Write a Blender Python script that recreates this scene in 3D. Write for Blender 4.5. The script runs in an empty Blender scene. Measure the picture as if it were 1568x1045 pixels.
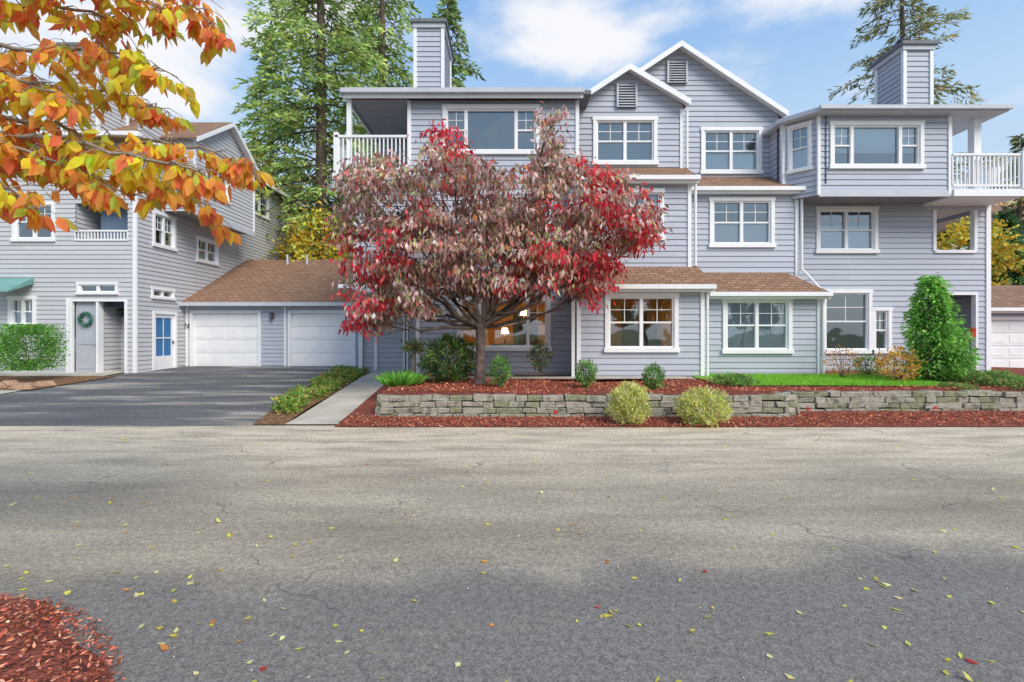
import bpy, math, random
import numpy as np
from mathutils import Vector
random.seed(7); rng=np.random.default_rng(7)
F=750.0; H0=1.6
def PX(X,d): return (X-784)/F*d
def PZ(Y,d): return H0-(Y-510)/F*d

# ---------------------------------------------------------------- materials
def new_mat(name):
    m=bpy.data.materials.new(name); m.use_nodes=True
    return m,m.node_tree.nodes,m.node_tree.links,m.node_tree.nodes['Principled BSDF']
def N(nodes,t,**kw):
    n=nodes.new(t)
    for k,v in kw.items(): setattr(n,k,v)
    return n
def ramp(nodes,stops):
    r=nodes.new('ShaderNodeValToRGB'); e=r.color_ramp.elements
    while len(e)<len(stops): e.new(0.5)
    for i,(p,c) in enumerate(stops):
        e[i].position=p; e[i].color=(c[0],c[1],c[2],1) if len(c)==3 else c
    return r
def noise_mat(name,c1,c2,scale=5,rough=0.8,bump=0.0,bscale=None,c3=None,detail=4,bd=0.01,spec=0.3):
    m,n,l,b=new_mat(name)
    g=N(n,'ShaderNodeNewGeometry'); t=N(n,'ShaderNodeTexNoise'); t.inputs['Scale'].default_value=scale; t.inputs['Detail'].default_value=detail
    l.new(g.outputs['Position'],t.inputs['Vector'])
    st=[(0.35,c1),(0.65,c2)] if c3 is None else [(0.32,c1),(0.5,c2),(0.68,c3)]
    r=ramp(n,st); l.new(t.outputs['Fac'],r.inputs['Fac']); l.new(r.outputs['Color'],b.inputs['Base Color'])
    b.inputs['Roughness'].default_value=rough; b.inputs['Specular IOR Level'].default_value=spec
    if bump>0:
        t2=N(n,'ShaderNodeTexNoise'); t2.inputs['Scale'].default_value=bscale or scale*6; t2.inputs['Detail'].default_value=3
        l.new(g.outputs['Position'],t2.inputs['Vector'])
        bp=N(n,'ShaderNodeBump'); bp.inputs['Strength'].default_value=bump; bp.inputs['Distance'].default_value=bd
        l.new(t2.outputs['Fac'],bp.inputs['Height']); l.new(bp.outputs['Normal'],b.inputs['Normal'])
    return m
LAP=0.16
def siding_mat(name,col):
    m,n,l,b=new_mat(name)
    g=N(n,'ShaderNodeNewGeometry'); s=N(n,'ShaderNodeSeparateXYZ'); l.new(g.outputs['Position'],s.inputs[0])
    d=N(n,'ShaderNodeMath',operation='DIVIDE'); l.new(s.outputs['Z'],d.inputs[0]); d.inputs[1].default_value=LAP
    fl=N(n,'ShaderNodeMath',operation='FLOOR'); l.new(d.outputs[0],fl.inputs[0])
    fr=N(n,'ShaderNodeMath',operation='FRACT'); l.new(d.outputs[0],fr.inputs[0])
    wn=N(n,'ShaderNodeTexWhiteNoise',noise_dimensions='2D')
    xy=N(n,'ShaderNodeMath',operation='ADD'); l.new(s.outputs['X'],xy.inputs[0]); l.new(s.outputs['Y'],xy.inputs[1])
    x3=N(n,'ShaderNodeMath',operation='MULTIPLY'); l.new(xy.outputs[0],x3.inputs[0]); x3.inputs[1].default_value=0.28
    xf=N(n,'ShaderNodeMath',operation='FLOOR'); l.new(x3.outputs[0],xf.inputs[0])
    cb=N(n,'ShaderNodeCombineXYZ'); l.new(xf.outputs[0],cb.inputs[0]); l.new(fl.outputs[0],cb.inputs[1]); l.new(cb.outputs[0],wn.inputs['Vector'])
    t=N(n,'ShaderNodeTexNoise'); t.inputs['Scale'].default_value=1.3; t.inputs['Detail'].default_value=3; l.new(g.outputs['Position'],t.inputs['Vector'])
    a=N(n,'ShaderNodeMath',operation='ADD'); l.new(wn.outputs['Value'],a.inputs[0]); l.new(t.outputs['Fac'],a.inputs[1])
    mr=N(n,'ShaderNodeMapRange'); l.new(a.outputs[0],mr.inputs['Value']); mr.inputs['From Min'].default_value=0; mr.inputs['From Max'].default_value=2; mr.inputs['To Min'].default_value=0.92; mr.inputs['To Max'].default_value=1.08
    gt=N(n,'ShaderNodeMath',operation='GREATER_THAN'); l.new(fr.outputs[0],gt.inputs[0]); gt.inputs[1].default_value=0.89
    gm=N(n,'ShaderNodeMath',operation='MULTIPLY'); l.new(gt.outputs[0],gm.inputs[0]); gm.inputs[1].default_value=0.33  # shadow line and joint grime under each lap, put into the board colour
    sb=N(n,'ShaderNodeMath',operation='SUBTRACT'); l.new(mr.outputs[0],sb.inputs[0]); l.new(gm.outputs[0],sb.inputs[1])
    vm=N(n,'ShaderNodeVectorMath',operation='SCALE'); vm.inputs[0].default_value=col; l.new(sb.outputs[0],vm.inputs['Scale'])
    l.new(vm.outputs[0],b.inputs['Base Color']); b.inputs['Roughness'].default_value=0.6; b.inputs['Specular IOR Level'].default_value=0.3
    return m
def shingle_mat(name,c1,c2,c3):
    m,n,l,b=new_mat(name)
    g=N(n,'ShaderNodeNewGeometry'); s=N(n,'ShaderNodeSeparateXYZ'); l.new(g.outputs['Position'],s.inputs[0])
    cb=N(n,'ShaderNodeCombineXYZ'); l.new(s.outputs['X'],cb.inputs[0])
    z=N(n,'ShaderNodeMath',operation='MULTIPLY'); l.new(s.outputs['Z'],z.inputs[0]); z.inputs[1].default_value=2.0; l.new(z.outputs[0],cb.inputs[1])
    br=N(n,'ShaderNodeTexBrick'); l.new(cb.outputs[0],br.inputs['Vector']); br.inputs['Scale'].default_value=1
    br.inputs['Brick Width'].default_value=0.3; br.inputs['Row Height'].default_value=0.16; br.inputs['Mortar Size'].default_value=0.015
    br.inputs['Color1'].default_value=(*c1,1); br.inputs['Color2'].default_value=(*c2,1); br.inputs['Mortar'].default_value=(c1[0]*.35,c1[1]*.35,c1[2]*.35,1)
    t=N(n,'ShaderNodeTexNoise'); t.inputs['Scale'].default_value=9; t.inputs['Detail'].default_value=6; l.new(g.outputs['Position'],t.inputs['Vector'])
    tr=ramp(n,[(.38,(0,0,0)),(.62,(.8,.8,.8))]); l.new(t.outputs['Fac'],tr.inputs['Fac'])
    mx=N(n,'ShaderNodeMixRGB'); l.new(tr.outputs['Color'],mx.inputs[0]); l.new(br.outputs['Color'],mx.inputs[1]); mx.inputs[2].default_value=(*c3,1)
    l.new(mx.outputs[0],b.inputs['Base Color']); b.inputs['Roughness'].default_value=0.9; b.inputs['Specular IOR Level'].default_value=0.1
    bp=N(n,'ShaderNodeBump'); bp.inputs['Strength'].default_value=0.6; bp.inputs['Distance'].default_value=0.02; l.new(br.outputs['Color'],bp.inputs['Height']); l.new(bp.outputs['Normal'],b.inputs['Normal'])
    return m
M={}
M['siding']=siding_mat('siding_gray',(0.475,0.505,0.575))
M['siding_l']=siding_mat('siding_gray_light',(0.55,0.555,0.58))
M['white']=noise_mat('white_trim',(0.84,0.85,0.87),(0.9,0.9,0.9),2,0.5)
M['gutter']=noise_mat('gutter_gray',(0.52,0.55,0.6),(0.58,0.6,0.65),2,0.5)
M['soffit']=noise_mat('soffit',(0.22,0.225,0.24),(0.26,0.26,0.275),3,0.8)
M['roof']=shingle_mat('shingles',(0.30,0.16,0.10),(0.43,0.265,0.175),(0.21,0.14,0.10))
M['darkmetal']=noise_mat('dark_metal',(0.05,0.05,0.06),(0.08,0.08,0.09),4,0.5)
M['interior']=noise_mat('interior_wall',(0.60,0.38,0.17),(0.68,0.45,0.22),1,0.9)
M['interior_d']=noise_mat('interior_dark',(0.10,0.15,0.21),(0.15,0.21,0.30),1,0.9)
M['wood']=noise_mat('wood_brown',(0.16,0.08,0.04),(0.22,0.12,0.06),3,0.6)
M['doorblue']=noise_mat('door_blue',(0.03,0.15,0.36),(0.035,0.18,0.42),3,0.4)
M['doorgrey']=noise_mat('door_grey',(0.42,0.44,0.49),(0.46,0.48,0.53),3,0.6)
M['concrete']=noise_mat('concrete',(0.44,0.40,0.33),(0.60,0.55,0.45),1.5,0.9,0.3,60,detail=7)
M['found']=noise_mat('foundation',(0.3,0.3,0.3),(0.36,0.36,0.36),4,0.9)
M['vent']=noise_mat('vent_slats',(0.16,0.17,0.19),(0.2,0.21,0.23),4,0.7)
M['awning']=noise_mat('awning_green',(0.15,0.32,0.29),(0.2,0.4,0.36),4,0.7)
M['red']=noise_mat('red_paint',(0.5,0.02,0.02),(0.6,0.03,0.03),4,0.5)
def glass_mat():
    m,n,l,b=new_mat('window_glass'); n.remove(b)
    o=n['Material Output']; tr=N(n,'ShaderNodeBsdfTransparent'); tr.inputs[0].default_value=(0.84,0.9,0.94,1)
    gl=N(n,'ShaderNodeBsdfGlossy'); gl.inputs['Roughness'].default_value=0.02; gl.inputs['Color'].default_value=(0.8,0.93,1,1)
    fr=N(n,'ShaderNodeFresnel'); fr.inputs['IOR'].default_value=1.6
    ad=N(n,'ShaderNodeMath',operation='ADD'); l.new(fr.outputs[0],ad.inputs[0]); ad.inputs[1].default_value=0.22; ad.use_clamp=True
    g=N(n,'ShaderNodeNewGeometry'); t=N(n,'ShaderNodeTexNoise'); t.inputs['Scale'].default_value=1.6; t.inputs['Detail'].default_value=1; l.new(g.outputs['Position'],t.inputs['Vector'])
    bp=N(n,'ShaderNodeBump'); bp.inputs['Strength'].default_value=0.25; bp.inputs['Distance'].default_value=0.02; l.new(t.outputs['Fac'],bp.inputs['Height']); l.new(bp.outputs['Normal'],gl.inputs['Normal'])
    mx=N(n,'ShaderNodeMixShader'); l.new(ad.outputs[0],mx.inputs[0]); l.new(tr.outputs[0],mx.inputs[1]); l.new(gl.outputs[0],mx.inputs[2]); l.new(mx.outputs[0],o.inputs['Surface'])
    return m
M['glass']=glass_mat()
def blind_mat():
    m,n,l,b=new_mat('blind_slats')
    g=N(n,'ShaderNodeNewGeometry'); s=N(n,'ShaderNodeSeparateXYZ'); l.new(g.outputs['Position'],s.inputs[0])
    d=N(n,'ShaderNodeMath',operation='MULTIPLY'); l.new(s.outputs['Z'],d.inputs[0]); d.inputs[1].default_value=20
    fr=N(n,'ShaderNodeMath',operation='FRACT'); l.new(d.outputs[0],fr.inputs[0])
    r=ramp(n,[(0.0,(0.7,0.72,0.75)),(0.8,(0.9,0.9,0.9))]); l.new(fr.outputs[0],r.inputs['Fac']); l.new(r.outputs['Color'],b.inputs['Base Color'])
    b.inputs['Roughness'].default_value=0.7; return m
M['blind']=blind_mat()
def emis(name,c,s):
    m,n,l,b=new_mat(name); b.inputs['Emission Color'].default_value=(*c,1); b.inputs['Emission Strength'].default_value=s; b.inputs['Base Color'].default_value=(*c,1); return m
M['lamp']=emis('lamp_shade_lit',(1,0.62,0.25),12)

def leaf_mat(name,trans=0.35):
    m,n,l,b=new_mat(name); n.remove(b)
    a=N(n,'ShaderNodeAttribute'); a.attribute_name='Col'
    df=N(n,'ShaderNodeBsdfDiffuse'); l.new(a.outputs['Color'],df.inputs['Color'])
    if trans<=0: l.new(df.outputs[0],n['Material Output'].inputs['Surface']); return m
    t=N(n,'ShaderNodeBsdfTranslucent'); l.new(a.outputs['Color'],t.inputs['Color'])
    mx=N(n,'ShaderNodeMixShader'); mx.inputs[0].default_value=trans
    l.new(df.outputs[0],mx.inputs[1]); l.new(t.outputs[0],mx.inputs[2]); l.new(mx.outputs[0],n['Material Output'].inputs['Surface'])
    return m
M['leaf']=leaf_mat('leaf',.38); M['chip']=leaf_mat('chip',0.0)
M['bark']=noise_mat('bark',(0.09,0.065,0.05),(0.2,0.15,0.125),9,0.95,0.8,30,bd=0.03)
M['bark_l']=noise_mat('bark_light',(0.25,0.2,0.15),(0.4,0.33,0.26),9,0.95,0.8,30,bd=0.02)

# ---------------------------------------------------------------- mesh builder
def empty(name):
    e=bpy.data.objects.new(name,None); bpy.context.scene.collection.objects.link(e); return e
class MB:
    def __init__(s): s.v=[]; s.f=[]; s.m=[]; s.mats=[]
    def mi(s,k):
        if k not in s.mats: s.mats.append(k)
        return s.mats.index(k)
    def poly(s,pts,mat):
        i=len(s.v); s.v+= [tuple(p) for p in pts]; s.f.append(tuple(range(i,i+len(pts)))); s.m.append(s.mi(mat))
    def hexa(s,p,mat):
        i=len(s.v); s.v+=[tuple(q) for q in p]
        for f in ((0,3,2,1),(4,5,6,7),(0,1,5,4),(1,2,6,5),(2,3,7,6),(3,0,4,7)):
            s.f.append(tuple(i+k for k in f)); s.m.append(s.mi(mat))
    def box(s,x0,x1,y0,y1,z0,z1,mat):
        s.hexa([(x0,y0,z0),(x1,y0,z0),(x1,y1,z0),(x0,y1,z0),(x0,y0,z1),(x1,y0,z1),(x1,y1,z1),(x0,y1,z1)],mat)
    def tube(s,pts,rad,mat,sides=7):
        pts=[Vector(p) for p in pts]; rings=[]
        for i,p in enumerate(pts):
            t=(pts[min(i+1,len(pts)-1)]-pts[max(i-1,0)]).normalized()
            a=t.orthogonal().normalized() if abs(t.z)<0.95 else Vector((1,0,0)); a=(a-t*a.dot(t)).normalized(); b=t.cross(a)
            st=len(s.v)
            for k in range(sides):
                an=2*math.pi*k/sides; s.v.append(tuple(p+(a*math.cos(an)+b*math.sin(an))*rad[i]))
            rings.append(st)
        for i in range(len(rings)-1):
            for k in range(sides):
                k2=(k+1)%sides; s.f.append((rings[i]+k,rings[i]+k2,rings[i+1]+k2,rings[i+1]+k)); s.m.append(s.mi(mat))
    def build(s,name,parent=None,bevel=0,smooth=False):
        me=bpy.data.meshes.new(name); me.from_pydata(s.v,[],s.f); 
        for k in s.mats: me.materials.append(M[k])
        me.polygons.foreach_set('material_index',s.m)
        if smooth: me.polygons.foreach_set('use_smooth',[True]*len(s.f))
        me.update(); o=bpy.data.objects.new(name,me); bpy.context.scene.collection.objects.link(o)
        if parent: o.parent=parent
        if bevel:
            b=o.modifiers.new('bevel','BEVEL'); b.width=bevel; b.segments=2; b.limit_method='ANGLE'
        return o
class Fr:
    """vertical wall frame: origin, horizontal axis u, outward normal n"""
    def __init__(s,O,u,n): s.O=O; s.u=u; s.n=n
    def p(s,u,n,z): return (s.O[0]+s.u[0]*u+s.n[0]*n, s.O[1]+s.u[1]*u+s.n[1]*n, z)
    def box(s,mb,u0,u1,n0,n1,z0,z1,mat):
        mb.hexa([s.p(u0,n1,z0),s.p(u1,n1,z0),s.p(u1,n0,z0),s.p(u0,n0,z0),s.p(u0,n1,z1),s.p(u1,n1,z1),s.p(u1,n0,z1),s.p(u0,n0,z1)],mat)
def front(d): return Fr((0,d),(1,0),(0,-1))
def wall(mb,fr,u0,u1,z0,z1,holes=(),mat='siding',ulim=None):
    zs={z0,z1}; k=math.ceil(z0/LAP)
    while k*LAP<z1: zs.add(k*LAP); k+=1
    for h in holes: zs|={h[2],h[3]}
    zs=sorted(z for z in zs if z0<=z<=z1)
    for za,zb in zip(zs,zs[1:]):
        if zb-za<1e-5: continue
        zm=(za+zb)/2; k=math.floor(zm/LAP); oa=0.022*(1-(za/LAP-k)); ob=0.022*(1-(zb/LAP-k))
        cuts=sorted([(h[0],h[1]) for h in holes if h[2]<zm<h[3]])
        segs=[]; c=u0
        for a,b in cuts:
            if a>c: segs.append((c,a))
            c=max(c,b)
        if c<u1: segs.append((c,u1))
        for a,b in segs:
            a0=a1=a; b0=b1=b
            if ulim:
                la,lb=ulim(za),ulim(zb); a0=max(a,la[0]); b0=min(b,la[1]); a1=max(a,lb[0]); b1=min(b,lb[1])
                if b0<=a0: continue
                if b1<=a1: a1=b1=(a1+b1)/2
            mb.poly([fr.p(a0,oa,za),fr.p(b0,oa,za),fr.p(b1,ob,zb),fr.p(a1,ob,zb)],mat)
            if abs(za-k*LAP)<1e-6: mb.poly([fr.p(a0,0,za),fr.p(b0,0,za),fr.p(b0,oa,za),fr.p(a0,oa,za)],mat)
def window(mb,fr,u0,u1,z0,z1,units=2,style='dh',blind=None,room='interior_d',depth=1.6,lamp=None,cas=0.1):
    B=lambda a,b,n0,n1,c,d,m='white': fr.box(mb,a,b,n0,n1,c,d,m)
    B(u0,u0+cas,-0.1,0.055,z0+cas,z1-cas); B(u1-cas,u1,-0.1,0.055,z0+cas,z1-cas)
    B(u0-0.02,u1+0.02,-0.1,0.06,z1-cas,z1+0.01); B(u0-0.03,u1+0.03,-0.1,0.085,z0-0.01,z0+cas)
    a,b,c,d=u0+cas,u1-cas,z0+cas,z1-cas
    if style=='tri': w=(b-a); parts=[(a,a+w*.22),(a+w*.22,a+w*.78),(a+w*.78,b)]
    else: w=(b-a)/units; parts=[(a+i*w,a+(i+1)*w) for i in range(units)]
    for i,(p,q) in enumerate(parts):
        s=0.045
        B(p,p+s,-0.09,0.012,c,d); B(q-s,q,-0.09,0.012,c,d); B(p+s,q-s,-0.09,0.01,c,c+s); B(p+s,q-s,-0.09,0.01,d-s,d)
        mb.poly([fr.p(p+s,-0.06,c+s),fr.p(q-s,-0.06,c+s),fr.p(q-s,-0.06,d-s),fr.p(p+s,-0.06,d-s)],'glass')
        if style=='dh' or (style=='tri' and i!=1):
            m=(c+d)/2; B(p+s,q-s,-0.08,-0.01,m-0.022,m+0.022)
            B((p+q)/2-0.009,(p+q)/2+0.009,-0.07,-0.045,m+0.022,d-s)
            if d-c>1.1:
                mm=(m+d)/2; B(p+s,q-s,-0.07,-0.048,mm-0.009,mm+0.009)
    if blind:
        for (f0,f1) in [blind]:
            mb.poly([fr.p(a,-0.13,c+(d-c)*f0),fr.p(b,-0.13,c+(d-c)*f0),fr.p(b,-0.13,c+(d-c)*f1),fr.p(a,-0.13,c+(d-c)*f1)],'blind')
    A0,A1,C0,C1=a-.4,b+.4,c-.5,d+.3
    D=-depth
    mb.poly([fr.p(A0,D,C0),fr.p(A1,D,C0),fr.p(A1,D,C1),fr.p(A0,D,C1)],room)
    mb.poly([fr.p(A0,D,C0),fr.p(A0,D,C1),fr.p(A0,-.1,C1),fr.p(A0,-.1,C0)],room)
    mb.poly([fr.p(A1,D,C0),fr.p(A1,D,C1),fr.p(A1,-.1,C1),fr.p(A1,-.1,C0)],room)
    mb.poly([fr.p(A0,D,C1),fr.p(A1,D,C1),fr.p(A1,-.1,C1),fr.p(A0,-.1,C1)],room)
    mb.poly([fr.p(A0,D,C0),fr.p(A1,D,C0),fr.p(A1,-.1,C0),fr.p(A0,-.1,C0)],room)
    if lamp:
        for lu,lz in lamp:
            cx,cy,_=fr.p(a+(b-a)*lu,-depth*.6,0); z=c+(d-c)*lz
            mb.tube([(cx,cy,z-.08),(cx,cy,z+.1)],[.12,.08],'lamp',12); mb.tube([(cx,cy,z-.4),(cx,cy,z-.08)],[.03,.02],'wood',6)
            if lz<.6: mb.box(cx-.4,cx+.4,cy-.2,cy+.2,C0,z-.4,'wood')
        z=c+(d-c)*.4
        xx,yy,_=fr.p(a+(b-a)*.2,-depth+.03,0); mb.box(xx-.3,xx+.3,yy-.02,yy+.02,z+.1,z+.6,'wood')
        xx,yy,_=fr.p(a+(b-a)*.62,-depth+.03,0); mb.box(xx-.02,xx+.75,yy-.02,yy+.02,C0,z+.65,'interior_d')
        xx,yy,_=fr.p(a+(b-a)*.8,-depth*.4,0); mb.box(xx-.3,xx+.3,yy-.2,yy+.2,C0,c+.25,'wood'); mb.box(xx-.3,xx+.3,yy+.15,yy+.2,c+.25,c+.6,'wood')
def hole(w): return (w[0]+.02,w[1]-.02,w[2]+.02,w[3]-.02)
def R(X0,Y0,X1,Y1,d): return (PX(X0,d),PX(X1,d),PZ(Y1,d),PZ(Y0,d))
def gdoor(mb,fr,u0,u1,z0,z1):
    c=0.11
    fr.box(mb,u0-c,u0,-.1,.06,z0,z1+c,'white'); fr.box(mb,u1,u1+c,-.1,.06,z0,z1+c,'white'); fr.box(mb,u0,u1,-.1,.055,z1,z1+c,'white')
    n=4; h=(z1-z0)/n
    for i in range(n):
        fr.box(mb,u0,u1,-.09,-.05,z0+i*h+.005,z0+(i+1)*h-.005,'white')
        w=(u1-u0)/4
        for j in range(4): fr.box(mb,u0+j*w+.08,u0+(j+1)*w-.08,-.049,-.04,z0+i*h+.09,z0+(i+1)*h-.09,'white')
    fr.box(mb,u0,u1,-.14,-.13,z0,z1,'vent')
def door(mb,fr,u0,u1,z0,z1,slab='doorblue'):
    c=.1
    fr.box(mb,u0-c,u0,-.1,.05,z0,z1+c,'white'); fr.box(mb,u1,u1+c,-.1,.05,z0,z1+c,'white'); fr.box(mb,u0,u1,-.1,.045,z1,z1+c,'white')
    s=.12
    fr.box(mb,u0,u0+s,-.08,-.02,z0,z1,'white'); fr.box(mb,u1-s,u1,-.08,-.02,z0,z1,'white')
    fr.box(mb,u0+s,u1-s,-.08,-.022,z1-.14,z1,'white'); fr.box(mb,u0+s,u1-s,-.08,-.022,z0,z0+.5,'white')
    fr.box(mb,u0+s,u1-s,-.075,-.055,z0+.5,z1-.14,slab)
    fr.box(mb,u0+s,u1-s,-.054,-.03,z0+1.15,z0+1.19,'white'); fr.box(mb,(u0+u1)/2-.012,(u0+u1)/2+.012,-.054,-.04,z0+.5,z1-.14,'white')
    fr.box(mb,u1-.09,u1-.05,-.02,.02,z0+.95,z0+1.05,'darkmetal')
def lantern(mb,fr,u,z):
    fr.box(mb,u-.05,u+.05,0.03,.05,z-.1,z+.14,'darkmetal'); fr.box(mb,u-.015,u+.015,.05,.13,z+.1,z+.13,'darkmetal')
    x,y,_=fr.p(u,.14,0)
    mb.tube([(x,y,z+.18),(x,y,z+.1),(x,y,z+.09)],[.01,.1,.08],'darkmetal',6); mb.tube([(x,y,z+.09),(x,y,z-.1)],[.065,.05],'vent',6)
    for k in range(6):
        an=k*math.pi/3; mb.tube([(x+.07*math.cos(an),y+.07*math.sin(an),z+.09),(x+.055*math.cos(an),y+.055*math.sin(an),z-.1)],[.01,.01],'darkmetal',4)
    mb.tube([(x,y,z-.1),(x,y,z-.13)],[.06,.02],'darkmetal',6)
def gable(mb,fr,u0,u1,ze,up,zp,z0,back,holes,ovr=.25,rightonly=False,wm='siding'):
    sl=(zp-ze)/(up-u0); sr=(zp-ze)/(u1-up)
    def ul(z):
        if z<=ze: return (u0,u1)
        return (u0+(z-ze)/sl, u1-(z-ze)/sr)
    wall(mb,fr,u0,u1,z0,zp,holes,wm,ulim=ul)
    for (a,za,b,zb) in ((u0-ovr,ze-sl*ovr,up,zp),(u1+ovr,ze-sr*ovr,up,zp)):
        n0=.28
        pts=[fr.p(a,n0,za+.03),fr.p(b,n0,zb+.03),fr.p(b,-back,zb+.03),fr.p(a,-back,za+.03)]
        top=[(p[0],p[1],p[2]+.06) for p in pts]; mb.hexa(pts+top,'roof')
        q=[fr.p(a,n0+.035,za-.09),fr.p(b,n0+.035,zb-.09),fr.p(b,n0+.002,zb-.09),fr.p(a,n0+.002,za-.09)]
        mb.hexa(q+[(p[0],p[1],p[2]+.17) for p in q],'white')
        q=[fr.p(a,n0,za),fr.p(b,n0,zb),fr.p(b,0,zb),fr.p(a,0,za)]
        mb.poly(q,'white')
def railing(mb,p0,p1,z0,z1,mat='white',step=.11):
    p0=Vector(p0);p1=Vector(p1); L=(p1-p0).length; u=(p1-p0)/L; n=Vector((u.y,-u.x)); f=Fr(p0,u,n)
    f.box(mb,0,L,-.04,.04,z1-.06,z1,mat); f.box(mb,0,L,-.025,.025,z0+.08,z0+.13,mat)
    k=int(L/step)
    for i in range(k+1):
        a=L*i/k; f.box(mb,a-.017,a+.017,-.017,.017,z0+.13,z1-.06,mat)
def trimv(mb,fr,u,z0,z1,w=.1,pr=.045,mat='white'): fr.box(mb,u-w/2,u+w/2,-.02,pr,z0,z1,mat)
def vent(mb,fr,r):
    u0,u1,z0,z1=r
    fr.box(mb,u0,u1,.03,.05,z0,z1,'vent')
    k=int((z1-z0)/.07)
    for i in range(k):
        z=z0+i*(z1-z0)/k; mb.poly([fr.p(u0,.1,z),fr.p(u1,.1,z),fr.p(u1,.052,z+.06),fr.p(u0,.052,z+.06)],'gutter')
    for a,b in ((u0-.05,u0),(u1,u1+.05)): fr.box(mb,a,b,.02,.105,z0,z1,'gutter')
def shedroof(mb,x0,x1,ylow,zlow,yhigh,zhigh,hipr=0,hipl=0,fascia=True):
    p=[(x0,ylow,zlow),(x1,ylow,zlow),(x1-hipr,yhigh,zhigh),(x0+hipl,yhigh,zhigh)]
    mb.hexa([(a,b,c-.06) for a,b,c in p]+p,'roof')
    if hipr: mb.poly([(x1,ylow,zlow),(x1,yhigh,zlow),(x1-hipr,yhigh,zhigh)],'roof')
    if fascia:
        mb.box(x0-.03,x1+.03,ylow-.1,ylow+.0,zlow-.12,zlow-.01,'white')
        mb.box(x0-.02,x1+.02,ylow+.003,ylow+.05,zlow-.19,zlow-.07,'white')
        mb.poly([(x0,ylow+.05,zlow-.17),(x1,ylow+.05,zlow-.17),(x1,yhigh,zlow-.17),(x0,yhigh,zlow-.17)],'white')
def chimney(mb,x0,x1,y0,y1,z0,z1,wm='siding'):
    f=Fr((0,y0),(1,0),(0,-1)); wall(mb,f,x0,x1,z0,z1,(),wm)
    wall(mb,Fr((x1,0),(0,1),(1,0)),y0,y1,z0,z1,(),wm); wall(mb,Fr((x0,0),(0,1),(-1,0)),y0,y1,z0,z1,(),wm)
    wall(mb,Fr((0,y1),(1,0),(0,1)),x0,x1,z0,z1,(),wm)
    for x in (x0,x1):
        for y in (y0,y1): mb.box(x-.05,x+.05,y-.05,y+.05,z0,z1,'white')
    mb.box(x0-.08,x1+.08,y0-.08,y1+.08,z1,z1+.14,'gutter'); mb.box(x0-.14,x1+.14,y0-.14,y1+.14,z1+.14,z1+.24,'vent')
    mb.tube([((x0+x1)/2,(y0+y1)/2,z1+.24),((x0+x1)/2,(y0+y1)/2,z1+.6)],[.14,.14],'darkmetal',12)
    mb.tube([((x0+x1)/2,(y0+y1)/2,z1+.56),((x0+x1)/2,(y0+y1)/2,z1+.66)],[.21,.17],'darkmetal',12)

# ================================================================ MAIN BUILDING
house=empty('townhouse_building')
W=MB(); T=MB(); RF=MB(); WN=MB()
d=13.6; f=front(d); xl,xr=PX(627,d),PX(886,d); xb=PX(545,d)
w3=R(678,162,826,237,d); w1=R(700,456,843,537,d); w2=R(700,315,843,390,d)
zT=PZ(155,d)
xe=PX(640,d)
wall(W,f,xl,xr,5.6,zT,[hole(w3)]); wall(W,f,xb,xr,2.85,5.6,[hole(w2)]); wall(W,f,xe,xr,.3,2.85,[hole(w1)])
window(WN,f,*w3,style='tri'); window(WN,f,*w1,style='tri',room='interior',depth=3.0,lamp=[(.5,.35),(.3,.8),(.75,.8)]); window(WN,f,*w2,style='tri')  # first lamp stands on a table; two upper lamps added to warm the room
trimv(T,f,xl,5.6,zT-.0); trimv(T,f,xr-.04,.35,zT); trimv(T,f,xb,2.85,5.35); trimv(T,f,xe,.35,2.85)
fe=front(16.0); xq=PX(554,16); wall(W,fe,xq,xe+.4,.2,2.9); wall(W,Fr((xe,0),(0,1),(-1,0)),d,16,.2,2.9); wall(W,Fr((xb,0),(0,1),(-1,0)),d,24,2.85,5.6)
wall(W,Fr((xq,0),(0,1),(-1,0)),16,20,.2,2.9)
mbx=PX(598,16); door(T,fe,mbx-.42,mbx+.42,.34,2.4); door(T,fe,PX(631,16)-.12,PX(631,16)+.2,.34,2.4,'doorgrey')
T.poly([(xq-.1,d,2.85),(xe,d,2.85),(xe,16,2.85),(xq-.1,16,2.85)],'white'); T.box(xq-.08,xq+.05,15.9,16.02,.2,2.84,'white')
T.box(xq-.1,xb,d+.5,16,2.86,3.0,'white')
f.box(T,xb-.06,xe,-.05,.05,2.74,2.95,'white')
zf=PZ(268,d); xo=PX(512,d-.1)
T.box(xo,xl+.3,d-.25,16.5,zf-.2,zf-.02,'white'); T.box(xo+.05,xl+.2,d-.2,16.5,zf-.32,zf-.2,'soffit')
railing(T,(xo+.05,d-.18),(xl,d-.18),zf,zf+1.02); railing(T,(xo+.05,16.4),(xo+.05,d-.18),zf,zf+1.02)
wall(W,front(16.5),PX(535,d)+.1,xl+.1,zf,zT); wall(W,Fr((xl,0),(0,1),(-1,0)),d,16.5,zf,zT)
for xx,yy in ((PX(537,d),d-.1),(xo+.08,d-.16)):
    T.box(xx-.06,xx+.06,yy-.06,yy+.06,zf,(zT if xx>xo+.2 else zf+1.1),'white')
xo2=PX(526,d-.3)
wall(W,Fr((PX(540,d),0),(0,1),(-1,0)),16.5,24,5.3,zT)
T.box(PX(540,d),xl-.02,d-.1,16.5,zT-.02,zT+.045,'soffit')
RF.hexa([(xo2,d-.3,zT+.05),(xr+.3,d-.3,zT+.05),(xr+.3,24,zT+.05),(xo2,24,zT+.05),(xo2,d-.3,zT+.16),(xr+.3,d-.3,zT+.16),(xr+.3,18,zT+.5),(xo2,18,zT+.5)],'vent')
T.box(xo2-.05,xr+.1,d-.42,d-.301,zT+.05,zT+.17,'gutter'); T.box(xo2-.03,xr+.08,d-.30,d-.26,zT-.05,zT+.045,'white')
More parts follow.
